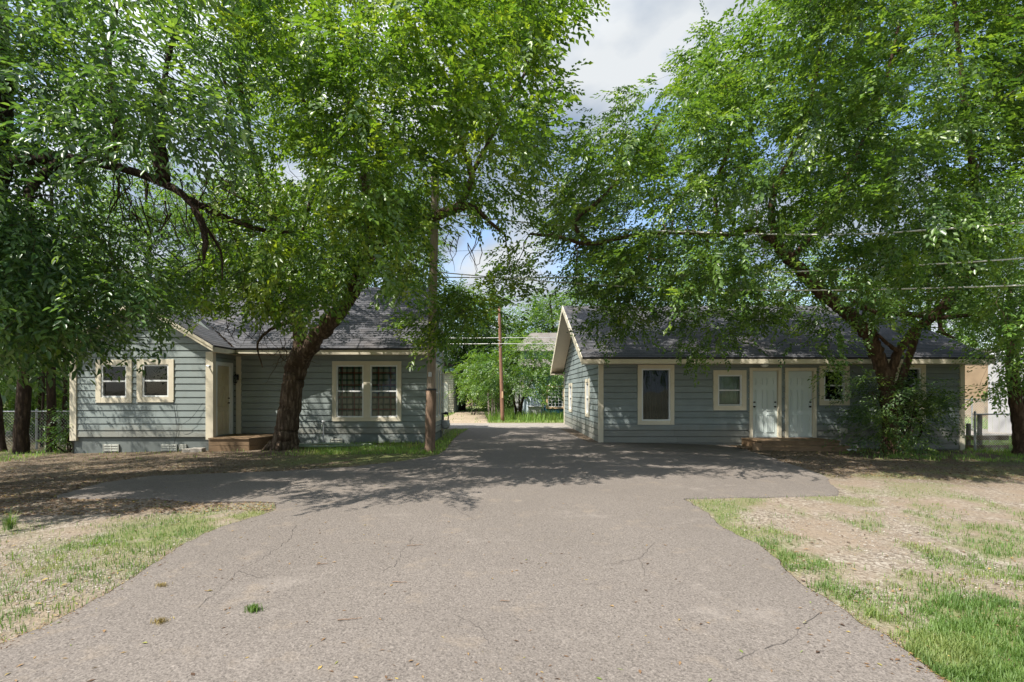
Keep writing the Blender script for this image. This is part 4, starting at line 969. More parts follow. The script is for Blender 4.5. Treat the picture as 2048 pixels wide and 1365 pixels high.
grow_tree('broadleaf_tree', 'large dark green broad-leaved tree overhanging the left edge, trunk out of view', 'tree', (-9.6, 8.6, 0),
    [[(-9.6, 8.8, -.3, .34), (-9.4, 8.7, 2, .28), (-9.0, 8.6, 4.2, .25), (-8.6, 8.5, 6.4, .2), (-8.2, 8.0, 9, .13), (-7.6, 7.6, 12, .06)],
     [(-9.0, 8.6, 3.9, .19), L(-60, 350, 8.6, .11), L(110, 318, 8.5, .085), L(230, 334, 8.4, .07), L(330, 368, 8.3, .065), L(385, 410, 8.2, .048), L(410, 470, 8.1, .05), L(408, 520, 8.1, .02)],
     [L(330, 362, 8.3, .10), L(322, 330, 8.3, .12), L(318, 290, 8.35, .125), L(322, 250, 8.3, .06), L(330, 150, 8.2, .04), L(360, 20, 8.1, .03)],
     [L(215, 330, 8.4, .08), L(235, 250, 8.5, .07), L(215, 120, 8.6, .06), L(230, 30, 8.6, .04), L(260, -140, 8.4, .03)],
     [L(120, 325, 8.5, .09), L(60, 380, 8.0, .06), L(65, 450, 7.6, .05), L(100, 560, 7.4, .03)],
     [L(380, 400, 8.2, .06), L(440, 430, 8.6, .055), L(520, 460, 9.0, .045), L(590, 465, 9.3, .03)],
     [L(400, 440, 8.2, .03), L(440, 500, 8.4, .02), L(445, 560, 8.4, .01)]],
    [(polyA, 540, YA), ([(-420, -160), (420, -160), (430, 60), (400, 250), (170, 330), (150, 450), (60, 520), (-420, 560)], 110, lin(9.5, 13.5)), ([(120, 260), (500, 240), (520, 470), (430, 560), (330, 560), (250, 500), (170, 430)], 34, lin(9.6, 12.0)), ([(-420, 380), (180, 400), (340, 560), (300, 640), (150, 690), (-420, 720)], 110, lin(6.0, 9.0)),
     ([(300, 560), (380, 560), (360, 620), (345, 680), (310, 700), (265, 700), (260, 640)], 10, lin(8.8, 9.6))],
    M['leafA'], M['bark2'], 21, .62, 25, T_A, (.75, 1.2), extra=dead_twigs, out_bias=.6, droop=.3)

# tree B: forked elm in front of the left house
def twigsB(mb, rg):
    for (a, b, Y, n_) in ((905, 470, 11.5, 3), (945, 480, 11.5, 5), (470, 640, 13.6, 5), (520, 640, 13.4, 6), (575, 690, 13.6, 8)):
        for _ in range(n_):
            p = [P(a+rg.uniform(-20, 20), b+rg.uniform(-20, 20), Y)]; d = np.array([rg.uniform(-.7, .5), rg.uniform(-.3, .3), -1.0])
            for k in range(6): d = d+rg.normal(0, .35, 3); p.append(p[-1]+d/np.linalg.norm(d)*rg.uniform(.09, .2))
            mb.tube(p, np.linspace(.012, .003, 7), 5, cap=False)
def YBf(px, py, rg):
    c = 12.0+np.clip((py-350)/300, -1, 1)*.6; h = 4.6*np.sqrt(np.clip(1-((px-780)/620)**2, .25, 1)); return c+rg.uniform(-1, 1, len(px))*h
polyB = [(430, -150), (1240, -150), (1190, -60), (1178, 10), (1120, 70), (1095, 125), (1070, 135), (1060, 155), (1128, 150), (1100, 185), (1108, 260), (1092, 300), (1100, 340), (1060, 400), (1040, 440), (985, 455), (955, 450), (895, 452), (880, 480), (845, 520), (835, 575), (760, 560), (735, 540), (690, 570), (660, 610), (640, 640), (590, 640), (560, 610), (470, 600), (400, 590), (360, 585), (350, 545), (430, 520), (450, 470), (430, 400), (470, 330), (500, 200), (470, 60)]
hangB = [(795, 640), (835, 600), (880, 575), (930, 560), (1010, 545), (1060, 560), (1050, 600), (990, 620), (955, 660), (900, 690), (850, 690), (840, 650)]
twB = [(390, 520), (470, 500), (600, 470), (730, 470), (740, 520), (690, 560), (640, 610), (650, 650), (560, 640), (500, 610), (455, 640), (400, 640), (350, 590), (330, 550)]
grow_tree('elm_tree', 'forked elm with furrowed trunk growing in front of the left house', 'tree', (-6.2, 14.2, -.05),
    [[L(568, 908, 14.2, .42), L(571, 890, 14.2, .37), L(574, 865, 14.2, .315), L(580, 810, 14.2, .295), L(588, 760, 14.2, .285), L(596, 725, 14.2, .30), L(603, 700, 14.2, .26), L(597, 660, 14.2, .18), L(590, 610, 14.2, .165), L(584, 560, 14.1, .15), L(566, 490, 13.8, .13), L(535, 410, 13.3, .11), L(505, 300, 12.6, .09), L(480, 160, 11.8, .07), L(500, -40, 11.0, .04)],
     [L(596, 735, 14.2, .22), L(622, 692, 14.0, .225), L(660, 645, 13.7, .22), L(695, 600, 13.4, .20), L(718, 558, 13.1, .18), L(742, 505, 12.8, .16), L(790, 462, 12.4, .13), L(850, 440, 12.0, .12), L(905, 420, 11.6, .11), L(945, 415, 11.4, .07), L(975, 440, 11.2, .045), L(1010, 470, 11.2, .03)],
     [L(742, 505, 12.8, .13), L(735, 400, 12.4, .11), L(720, 300, 12.0, .09), L(700, 180, 11.6, .07), L(720, 20, 11.0, .05), L(730, -200, 10.4, .03)],
     [L(915, 418, 11.6, .09), L(942, 350, 11.3, .075), L(905, 260, 11.0, .055), L(835, 185, 10.7, .04), L(785, 60, 10.4, .03)],
     [L(942, 350, 11.3, .06), L(915, 240, 11.1, .045), L(908, 120, 10.8, .03), L(900, 0, 10.6, .02)],
     [L(945, 345, 11.3, .055), L(985, 270, 11.4, .045), L(1060, 130, 11.3, .03), L(1120, 50, 11.2, .018)],
     [L(592, 620, 14.2, .06), L(560, 560, 13.4, .05), L(500, 540, 12.6, .035), L(430, 545, 11.9, .02)],
     [L(588, 640, 14.2, .07), L(540, 660, 13.7, .04), L(515, 690, 13.5, .03), L(525, 735, 13.4, .015)],
     [L(505, 300, 12.6, .06), L(470, 320, 12.2, .05), L(465, 240, 12.0, .05), L(440, 120, 11.5, .03)],
     [L(600, 480, 13.9, .05), L(640, 320, 12.8, .06), L(620, 240, 12.4, .055), L(590, 150, 12.0, .04)]]
    + [[(-6.25+.30*math.cos(a), 14.2+.28*math.sin(a), .12, .10), (-6.25+.5*math.cos(a), 14.2+.45*math.sin(a), -.06, .07), (-6.25+.7*math.cos(a+.2), 14.2+.6*math.sin(a+.2), -.16, .03)] for a in (-2.6, -1.5, -.4)],
    [(polyB, 560, YBf), (hangB, 26, lin(10.6, 12.2)), (twB, 46, lin(11.2, 13.2))],
    M['leafB'], M['bark'], 5, .62, 29, T_B, (.8, 1.35), extra=twigsB, out_bias=.8, droop=.05)

# tree C: elm at the right in front of the long house
def YCf(px, py, rg):
    c = 12.4+np.clip((py-350)/350, -1, 1)*.5; h = 4.4*np.sqrt(np.clip(1-((px-1600)/700)**2, .3, 1)); return c+rg.uniform(-1, 1, len(px))*h
polyC = [(1120, 330), (1150, 285), (1175, 240), (1190, 180), (1215, 200), (1245, 175), (1270, 185), (1300, 155), (1318, 190), (1362, 190), (1352, 150), (1400, 140), (1345, 110), (1400, 92), (1440, 95), (1385, 55), (1410, 38), (1470, 45), (1500, 15), (1540, -30), (1530, -170), (2500, -170), (2500, 330), (2060, 350), (2000, 400), (1965, 480), (1960, 560), (1930, 600), (1870, 575), (1850, 600), (1800, 600), (1770, 640), (1720, 630), (1690, 640), (1640, 620), (1590, 600), (1560, 560), (1500, 590), (1440, 600), (1400, 620), (1330, 590), (1280, 600), (1220, 600), (1160, 560), (1120, 540), (1080, 560), (1030, 560), (1000, 530), (990, 490), (1040, 470), (1090, 440), (1120, 400)]
hangC = [([(1150, 560), (1260, 560), (1290, 600), (1290, 650), (1240, 665), (1200, 640), (1160, 620)], 14), ([(1300, 580), (1500, 560), (1490, 620), (1450, 690), (1400, 725), (1370, 700), (1350, 650), (1310, 630)], 26),
         ([(1500, 580), (1600, 590), (1570, 640), (1530, 650), (1490, 680), (1480, 620)], 10), ([(1620, 600), (1760, 600), (1730, 640), (1700, 660), (1686, 720), (1672, 765), (1655, 740), (1648, 690), (1600, 700), (1590, 660)], 22),
         ([(1720, 600), (1850, 600), (1840, 650), (1820, 690), (1770, 670), (1720, 650)], 14), ([(1160, 600), (1215, 620), (1215, 700), (1195, 700), (1170, 650)], 4)]
grow_tree('elm_tree', 'spreading elm with forked trunk in front of the right house beside the bush', 'tree', (11.0, 14.2, -.2),
    [[L(1786, 905, 14.2, .30), L(1784, 885, 14.2, .25), L(1780, 840, 14.2, .20), L(1775, 790, 14.2, .185), L(1766, 740, 14.2, .185), L(1748, 695, 14.1, .185), L(1725, 655, 14.0, .19), L(1690, 622, 13.7, .17), L(1650, 592, 13.4, .155), L(1605, 545, 13.1, .15), L(1560, 495, 12.8, .13), L(1545, 440, 12.6, .09), L(1548, 380, 12.4, .075), L(1580, 320, 12.1, .06), L(1610, 240, 11.8, .05), L(1640, 100, 11.4, .035), L(1650, -120, 11, .02)],
     [L(1775, 775, 14.2, .13), L(1785, 735, 14.2, .12), L(1800, 700, 14.1, .11), L(1828, 660, 14.0, .10), L(1850, 645, 13.9, .13), L(1880, 620, 13.7, .14), L(1915, 580, 13.4, .13), L(1945, 530, 13.1, .11), L(1960, 440, 12.6, .09), L(1940, 300, 12.1, .07), L(1920, 120, 11.6, .05), L(1900, -100, 11.0, .03)],
     [L(1780, 800, 14.35, .10), L(1803, 760, 14.4, .10), L(1822, 700, 14.4, .10), L(1838, 655, 14.3, .09), L(1850, 640, 14.2, .08)],
     [L(1860, 632, 13.9, .09), L(1800, 628, 13.6, .07), L(1760, 628, 13.3, .06), L(1700, 600, 12.8, .04)],
     [L(1865, 636, 13.8, .08), L(1900, 634, 13.5, .06), L(1945, 630, 13.1, .04)],
     [L(1878, 640, 13.7, .05), L(1885, 665, 13.5, .045), L(1912, 678, 13.3, .03)],
     [L(1798, 705, 14.1, .07), L(1778, 690, 13.9, .05), L(1755, 670, 13.8, .04)],
     [L(1560, 495, 12.8, .09), L(1510, 462, 12.6, .08), L(1440, 470, 12.3, .07), L(1340, 465, 12.0, .06), L(1250, 475, 11.8, .055), L(1180, 488, 11.7, .05), L(1120, 475, 11.6, .045), L(1060, 468, 11.5, .03)],
     [L(1180, 488, 11.7, .05), L(1150, 445, 11.7, .05), L(1210, 390, 11.8, .045), L(1280, 300, 11.9, .03), L(1330, 230, 12, .02)],
     [L(1440, 470, 12.3, .05), L(1430, 380, 12.1, .045), L(1460, 280, 11.8, .035), L(1450, 160, 11.6, .02)],
     [L(1580, 520, 12.9, .07), L(1650, 440, 12.4, .06), L(1700, 340, 12.0, .05), L(1760, 200, 11.5, .04), L(1800, 40, 11.2, .03)]],
    [(polyC, 980, YCf)]+[(p, n, lin(11.4, 13.4)) for p, n in hangC],
    M['leafC'], M['bark3'], 9, .62, 29, T_C, (.8, 1.3), out_bias=.8, droop=.1)

# tree D: at the right edge, behind the chain-link fence corner
grow_tree('pecan_tree', 'tree with flared trunk and pale leaves at the right edge beside the chain-link fence', 'tree', (14.6, 14.3, -.2),
    [[(14.95, 14.3, -.45, .34), (14.85, 14.3, -.1, .22), (14.75, 14.3, .5, .17), (14.6, 14.3, 1.6, .15), (14.45, 14.2, 2.8, .13), (14.2, 13.5, 4.2, .11), (13.6, 12.2, 6, .07), (12.8, 10.8, 7.2, .03)],
     [(15.25, 14.4, -.45, .3), (15.2, 14.4, .2, .2), (15.2, 14.4, 1.6, .18), (15.4, 14.4, 3.2, .16), (15.6, 14.0, 5.5, .12), (15.0, 12.5, 8, .06)],
     [(14.9, 14.3, -.15, .12), (14.45, 14.1, -.26, .08), (13.9, 13.9, -.33, .03)],
     [(14.3, 13.8, 3.8, .06), (12.6, 11.4, 4.2, .05), (10.6, 9.8, 4.2, .03)]],
    [([(1955, 470), (1985, 400), (2010, 350), (2060, 310), (2500, 270), (2500, 700), (2080, 720), (1980, 690), (1950, 640), (1965, 560)], 250, lin(8.6, 11.5)),
     ([(1900, 600), (1960, 590), (2400, 620), (2400, 790), (2048, 770), (1995, 790), (1940, 785), (1930, 740), (1960, 700)], 120, lin(12, 15))],
    M['leafD'], M['bark3'], 31, .60, 15, T_D, (.8, 1.25), out_bias=.6, droop=.25)

# woods at the left behind the fence: one object per tree
def simple_tree(label, X, Y, trunk_r, lean, h, polys, mat, seed, group, temps=T_BG, cr_=1.4, per=12, bk='bark2', name='woodland_tree', s=(.6, 1.0), **kw):
    z0 = float(gz(X))-.2
    limbs = [[(X, Y, z0, trunk_r*1.35), (X+lean*.1, Y, z0+.5, trunk_r), (X+lean*.5, Y, h*.4, trunk_r*.85), (X+lean, Y, h*.75, trunk_r*.6), (X+lean*1.1, Y, h, trunk_r*.25)],
             [(X+lean*.5, Y, h*.4, trunk_r*.5), (X+lean+.8, Y-.4, h*.62, trunk_r*.35), (X+lean+1.8, Y-.8, h*.85, trunk_r*.15)],
             [(X+lean*.4, Y, h*.35, trunk_r*.5), (X+lean-.9, Y+.3, h*.6, trunk_r*.35), (X+lean-1.7, Y+.5, h*.85, trunk_r*.15)]]
    return grow_tree(name, label, 'tree', (X, Y, z0+.2), limbs, polys, mat, M[bk], seed, cr_, per, temps, s, check_shadow=False, group=group, margin=8, **kw)
WG_ = 'dark trunks of the wood left of the left house'
wood_trunks = [(44, 14.6, .25, .2, 'thick double dark trunk nearest the left picture edge at the fence'), (103, 14.9, .16, 0, 'straight dark trunk closest to the left house corner'), (83, 16.5, .06, .2, 'thin sapling trunk between the two darkest thick trunks at left'),
               (8, 15.3, .15, -.9, 'dark trunk leaning outwards at the extreme left edge'), (72, 19, .08, .5, 'slender trunk leaning right, behind the thick left trunks'), (128, 18.5, .11, .1, 'dark trunk half hidden behind the left house corner')]
for i, (px, Y, r, ln, lb) in enumerate(wood_trunks):
    X = uat(px, Y); r *= .75
    polys = [([(-260+i*30, 430), (140+i*10, 420), (170, 560), (140, 690), (60, 720), (-260, 700)], 34, lin(Y-1.5, Y+2.5)), ([(-200, 620), (135, 640), (140, 790), (-200, 800)], 26, lin(Y+1.5, Y+5))]
    simple_tree(lb, X, Y, r, ln, 8, polys, M['leafDK'], 50+i, WG_, cr_=.9, per=12, temps=T_D, s=(.8, 1.3))
# understorey behind the fence at the left
def shrub(name, label, X, Y, polys, mat, seed, temps, cr_=.6, per=12, s=(.7, 1.1), stems=5, h=1.6, cat='bush', group=None, bk='bark2', margin=8):
    rg = np.random.default_rng(seed); z0 = float(gz(X))-.1
    limbs = [[(X+rg.normal(0, .08), Y+rg.normal(0, .08), z0, .022), (X+rg.normal(0, .3), Y+rg.normal(0, .2), z0+h*.5, .015), (X+rg.normal(0, .7), Y+rg.normal(0, .4), z0+h, .007)] for _ in range(stems)]
    return grow_tree(name, label, cat, (X, Y, z0+.1), limbs, polys, mat, M[bk], seed, cr_, per, temps, s, check_shadow=False, group=group, out_bias=.5, margin=margin)
for i, (a, b, Y, top, lb) in enumerate(((-80, 40, 22, 700, 'sunlit undergrowth seen between the trunks at the extreme left'), (30, 100, 21, 720, 'sunlit bush behind the fence between the two thick dark trunks'), (90, 150, 20, 700, 'bright bush behind the fence right beside the left house corner'))):
    shrub('undergrowth_bush', lb, uat((a+b)/2, Y), Y, [([(a, top), (b, top-10), (b+5, 800), (b, 870), (a, 870)], 90, lin(Y-1, Y+2))], M['leafBG'], 80+i, T_BG, .8, 12, (.5, .8), group='bushes behind the left fence')
shrub('dark_shape', 'narrow dark upright shape standing against the left corner of the left house', uat(133, 14.6), 14.6, [([(122, 810), (142, 812), (146, 900), (118, 900)], 16, lin(14.3, 14.9))], M['leafDK'], 90, T_BUSH, .25, 14, (.8, 1.2), h=1.2)  # leafy stand-in for an unidentified dark upright shape
# bush in front of the right house
shrub('wispy_bush', 'wispy dark green bush around the elm trunk in front of the right house', 11.1, 14.0,
      [([(1705, 760), (1740, 735), (1770, 760), (1830, 745), (1850, 780), (1875, 830), (1865, 880), (1840, 905), (1730, 905), (1700, 880), (1715, 850), (1700, 820), (1725, 800)], 62, lin(13.3, 14.7)),
       ([(1850, 780), (1885, 775), (1900, 830), (1880, 860), (1850, 850)], 8, lin(13.6, 14.3))], M['leafBush'], 95, T_BUSH, .42, 17, (.8, 1.6), 11, 1.8, margin=30)

# background trees beyond the alley: one by one
def far_tree(label, px, Y, top, half, seed, mat='leafBG', low=800, name='background_tree', n=120, trunk=.22):
    X = uat(px, Y); h = zat(top, Y); z0 = float(gz(X))
    c = [(px-half*.5, top+25), (px-half*.15, top), (px+half*.25, top+8), (px+half*.6, top+45), (px+half, top+120), (px+half*.95, (top+low)/2+40), (px+half*.7, low), (px-half*.7, low), (px-half, (top+low)/2+30), (px-half*.95, top+100)]
    limbs = [[(X, Y, -.3, trunk*1.4), (X, Y, h*.25, trunk), (X+.3, Y, h*.6, trunk*.7), (X, Y, h*.9, .06)], [(X, Y, h*.3, trunk*.6), (X+half*Y/F*.5, Y, h*.6, .08)], [(X, Y, h*.3, trunk*.6), (X-half*Y/F*.5, Y, h*.6, .08)]]
    dep = half*Y/F*.8
    return grow_tree(name, label, 'tree', (X, Y, 0), limbs, [(c, n, lin(Y-dep, Y+dep))], M[mat], M['bark2'], seed, 1.3*Y/40, 13, T_BG, (.9*Y/40, 1.4*Y/40), check_shadow=False, group='trees beyond the alley', margin=6)
far_tree('tall leafy tree filling the gap left of the thin reddish pole', 925, 42, 560, 62, 101, low=790, n=150)
far_tree('tall tree behind the thin reddish pole, between it and the brown roof', 1000, 46, 585, 58, 102, low=800, n=130)
far_tree('tree right behind the peak of the far blue house', 1100, 48, 575, 62, 103, low=730, n=110)
far_tree('tree rising behind the ridge of the left house, nearest the thick pole', 790, 38, 350, 100, 104, low=720, n=170)
far_tree('tree behind the middle of the left house roof', 640, 40, 350, 120, 105, low=720, n=180)
far_tree('tree behind the left house just right of its front gable', 470, 38, 330, 130, 106, low=720, n=190)
far_tree('tree behind the left end of the left house', 290, 36, 300, 140, 107, low=760, n=220)
far_tree('tree behind the ridge of the right house, nearest the driveway', 1230, 42, 490, 100, 108, low=720, n=100)
far_tree('tree behind the middle of the right house roof', 1420, 40, 470, 120, 109, low=720, n=110)
far_tree('tree behind the right part of the right house roof', 1640, 40, 490, 120, 110, low=720, n=90)
far_tree('tree behind the right end of the right house', 1850, 36, 450, 120, 111, low=740, n=140)
far_tree('tree behind the far yard at the right picture edge', 2010, 34, 400, 100, 112, low=790, n=170)
# low spreading tree right of the thin pole, and the dark mass left of it
def small_trunks(mb, rg): pass
X0 = uat(1038, 30)
grow_tree('spreading_tree', 'small light green spreading tree with several thin trunks in front of the far blue house', 'tree', (X0, 30, 0),
    [[(X0-.1, 30, -.2, .09), (X0-.25, 30, .8, .07), (X0-.5, 30, 1.6, .05), (X0-1.6, 29.8, 2.8, .03)], [(X0+.1, 30, -.2, .10), (X0+.15, 30, .8, .08), (X0+.5, 30, 1.7, .06), (X0+1.2, 30, 3.0, .03)], [(X0+.02, 29.9, -.2, .06), (X0, 29.8, 1.0, .045), (X0+.05, 29.7, 2.6, .02)],
     [(X0-.05, 30, .5, .04), (X0-.7, 30, 1.1, .03), (X0-1.1, 30, 1.9, .02)]],
    [([(925, 750), (950, 700), (1000, 690), (1040, 665), (1100, 690), (1135, 730), (1130, 790), (1090, 805), (1060, 790), (1000, 800), (950, 800)], 150, lin(28, 32))],
    M['leafBG'], M['bark2'], 120, .95, 14, T_BG, (.45, .8), check_shadow=False, margin=6)
shrub('dense_bush', 'dense green bush between the old shed and the thin reddish pole', uat(945, 34), 34, [([(905, 740), (930, 720), (990, 720), (1000, 800), (985, 815), (930, 800), (915, 780)], 60, lin(33, 36.5))], M['leafBG'], 121, T_BG, 1.0, 13, (.5, .8), h=3)
# behind the camera: trees across the way (seen in the window glass)
for i, (X, Y, h) in enumerate(((-22, -26, 10), (-8, -30, 12), (6, -27, 11), (20, -28, 12))):
    rg = np.random.default_rng(200+i); t = thing('street_tree', ('tree across the street behind the viewer, ' + ('far left', 'left of centre', 'right of centre', 'far right')[i]), 'tree', (X, Y, 0), 'trees behind the viewer')
    mb = MB(); mb.tube([(X, Y, -.3), (X, Y, 3), (X+.3, Y, 7)], [.35, .28, .1], 10, wob=.1); c = rg.normal(0, 1, (110, 3)); c /= np.linalg.norm(c, axis=1)[:, None]; c = c*rg.uniform(.3, 1, (110, 1))*np.array([5.5, 4, 4])+np.array([X, Y, h*.62])
    c = c[c[:, 2] > 1.2]; branch_network(mb, [(X, Y, 2, .2), (X, Y, 4, .15), (X+.3, Y, 7, .1)], c, rg); mb.build('trunk', M['bark'], t)
    ctr = np.repeat(c, 12, 0); d = rg.normal(0, 1, ctr.shape); d /= np.linalg.norm(d, axis=1)[:, None]; V_, Fc = bake_sprays(ctr+d*rg.uniform(.2, 1.2, (len(ctr), 1)), d, rg.uniform(.9, 1.4, len(ctr)), T_BG, rg); npmesh('crown', V_, [Fc], M['leafBG'], t)

# ------------------------------------------------------------------ far buildings
sh = thing('old_shed', 'old cream and peeling grey shed with green metal roof beyond the left house', 'shed', (-5, 40, 0))
YS = 38; xa, xb = -7.5, -3.84
mb = MB(); lap(mb, Wall(0, YS, 1, 0, 0, -1), lambda z: xa, lambda z: xb, -.2, 3.1, .17); mb.build('wall', M['shed_wall'], sh)
mb = MB(); lap(mb, Wall(xb, 0, 0, 1, 1, 0), lambda z: YS, lambda z: 45.5, -.2, 3.1, .17, lip=.04); mb.build('wall', M['shed_wall'], sh)
mb = MB(); roof_plane(mb, (xa-.2, YS-.3, 3.1), (xb+.25, YS-.3, 3.1), ((xa+xb)/2+1, 41.5, 3.9), ((xa+xb)/2, 41.5, 3.9)); roof_plane(mb, (xb+.25, 45.8, 3.1), (xb+.25, YS-.3, 3.1), ((xa+xb)/2+1, 41.5, 3.9), ((xa+xb)/2+1, 42, 3.9)); mb.build('roof', M['shed_roof'], sh)
mb = MB(); mb.box(-4.65, -4.25, YS-.05, YS-.03, -.1, 2.2); mb.build('door', M['vent'], sh)
pk = thing('pink_garage', 'pinkish stucco building far down the dirt track', 'building', (-4, 56, 0))
mb = MB(); mb.box(-5.6, -3.45, 55, 60, -.2, 2.45); mb.build('wall', M['pinkwall'], pk); mb = MB(); mb.hexa([(-5.8, 54.7, 2.45), (-3.2, 54.7, 2.45), (-5.8, 60.2, 2.45), (-3.2, 60.2, 2.45), (-5.8, 57, 3.2), (-3.2, 57, 3.2), (-5.8, 58, 3.2), (-3.2, 58, 3.2)]); mb.build('roof', M['brownroof'], pk)
bh = thing('blue_house', 'blue house with brown roof and peach window trim beyond the alley', 'house', (5, 37, 0))
WB = Wall(0, 33, 1, 0, 0, -1)
o, hb = window(bh, WB, uat(1092, 33), uat(1129, 33), zat(818, 33), zat(771, 33), 'window with small panes and peach trim', tw=.12, trim='peach')
mbm = MB()
for k in range(1, 4): u = uat(1092, 33)+.165+k*(1.22-.33)/4; WB.box(mbm, u-.012, u+.012, -.025, -.015, zat(818, 33)+.13, zat(771, 33)-.13)
for k in range(1, 6): z = zat(818, 33)+.13+k*.215; WB.box(mbm, uat(1092, 33)+.14, uat(1129, 33)-.14, -.024, -.016, z-.012, z+.012)
mbm.build('muntin', M['white'], o)
mb = MB(); lap(mb, WB, lambda z: uat(1046, 33), lambda z: 9, .55, 3.2, .2, hb); mb.build('wall', M['bluehouse'], bh)
mb = MB(); mb.box(uat(1046, 33), 9, 33.01, 33.1, -.2, .55); mb.build('skirting', M['blueskirt'], bh)
mb = MB(); mb.box(1.2, 9, 36, 44, -.2, 4.5); mb.box(uat(1046, 33), 9, 34.5, 36, -.2, 3.1); mb.build('upper_wall', M['bluehouse'], bh)
mb = MB(); mb.box(2.5, 2.62, 32.95, 33.0, .3, 3.2); mb.box(1.25, 1.37, 32.95, 33, .3, 3.2); mb.build('corner_board', M['cream'], bh)
mb = MB(); roof_plane(mb, (1.0, 32.6, 3.15), (9.3, 32.6, 3.15), (9.3, 36, 3.9), (1.0, 36, 3.9)); mb.build('porch_roof', M['brownroof'], bh)
mb = MB(); e_ = [(.5, 35.6, 4.45), (9.5, 35.6, 4.45), (8.0, 40, 6.25), (2.2, 40, 6.25)]; roof_plane(mb, *e_); roof_plane(mb, (.5, 44.4, 4.45), (.5, 35.6, 4.45), (2.2, 40, 6.25), (2.2, 40.01, 6.25)); roof_plane(mb, (9.5, 44.4, 4.45), (.5, 44.4, 4.45), (2.2, 40, 6.25), (8.0, 40, 6.25)); mb.build('roof', M['brownroof'], bh)
# things in front of the blue house
mb = MB(); tb = [(1057, .0), (1083, .0)]; xa, xb = uat(1057, 31.5), uat(1083, 31.5); n = 14
for k in range(n):
    a0, a1 = k/n, (k+1)/n
    f = lambda a: (xa+(xb-xa)*a)
mb.hexa([(xa+.06, 31.6, .12), (xb-.06, 31.6, .12), (xa+.06, 32.2, .12), (xb-.06, 32.2, .12), (xa, 31.5, .62), (xb, 31.5, .62), (xa, 32.3, .62), (xb, 32.3, .62)]); mb.box(xa-.05, xb+.05, 31.45, 32.35, .621, .68)
tag(mb.build('bathtub', M['tub'], bevel=.05), 'dirty white tub standing in the tall grass before the blue house', 'tub')
mb = MB(); n = 16
top = [(uat(1050, 32.4)+(uat(1060, 32.4)-uat(1050, 32.4))*k/n, 32.5+.05*math.sin(k*2.1), 2.6-.01*k) for k in range(n+1)]; bot = [(uat(1040, 32.4)+(uat(1092, 32.4)-uat(1040, 32.4))*k/n, 32.2+.12*math.sin(k*2.3), .1) for k in range(n+1)]
for k in range(n): mb.face([bot[k], bot[k+1], top[k+1], top[k]])
tag(mb.build('plastic_sheet', M['tarp'], smooth_=True), 'pale translucent plastic sheet draped in a tent shape behind the tub', 'tarp')
mb = MB(); mb.box(uat(1028, 33), uat(1046, 33), 33.0, 33.1, 0, 2.6); mb.box(uat(1031, 33), uat(1043, 33), 32.96, 32.995, .9, 2.0); tag(mb.build('white_panel', M['greyshed']), 'white lattice panel leaning left of the plastic sheet', 'panel')
for i, (px, w, h, lb) in enumerate(((978, .10, 1.55, 'leaning grey fence post farthest left of the thin pole'), (985, .12, 1.9, 'tallest weathered fence post left of the thin pole'), (989, .05, 1.4, 'thin pale fence stake next to the tallest weathered post'), (996, .05, 1.15, 'short fence stake just left of the thin pole'), (1000, .07, 1.2, 'pale short fence post touching the thin pole'))):
    Y = 29.5+.3*i; x = uat(px, Y); mb = MB(); mb.hexa([(x-w/2, Y-.04, -.1), (x+w/2, Y-.04, -.1), (x-w/2, Y+.04, -.1), (x+w/2, Y+.04, -.1), (x-w*.6-.05*(i == 0), Y-.04, h), (x+w*.3-.05*(i == 0), Y-.04, h+.05), (x-w*.6-.05*(i == 0), Y+.04, h), (x+w*.3-.05*(i == 0), Y+.04, h+.05)])
    tag(mb.build('fence_post', M['post']), lb, 'post', 'old fence posts beyond the alley')
# right yard
tn = thing('tan_building', 'tan brick building seen between the right house and the grey shed', 'building', (27, 30, 0))
mb = MB(); mb.box(26.6, 29.4, 30, 31.4, -.5, 3.9); mb.build('wall', M['tanwall'], tn); mb = MB(); mb.box(26.4, 29.6, 29.7, 31.6, 3.9, 4.15); mb.build('roof', M['brownroof'], tn)
gsx = thing('grey_shed', 'pale grey panelled shed behind the chain-link fence at the right edge', 'shed', (22, 22, 0))
mb = MB(); mb.box(22.75, 25.5, 21, 23.5, -.6, 3.2); mb.build('wall', M['greyshed'], gsx)
mb = MB()
for k in range(8): u = 21.1+k*.31; mb.box(22.735, 22.75, u, u+.02, -.5, 3.15)
mb.build('batten', M['vent'], gsx); mb = MB(); mb.hexa([(22.6, 20.8, 3.2), (25.7, 20.8, 3.2), (22.6, 23.7, 3.2), (25.7, 23.7, 3.2), (22.6, 20.8, 3.3), (25.7, 20.8, 3.9), (22.6, 23.7, 3.3), (25.7, 23.7, 3.9)]); mb.build('roof', M['greyshed'], gsx)
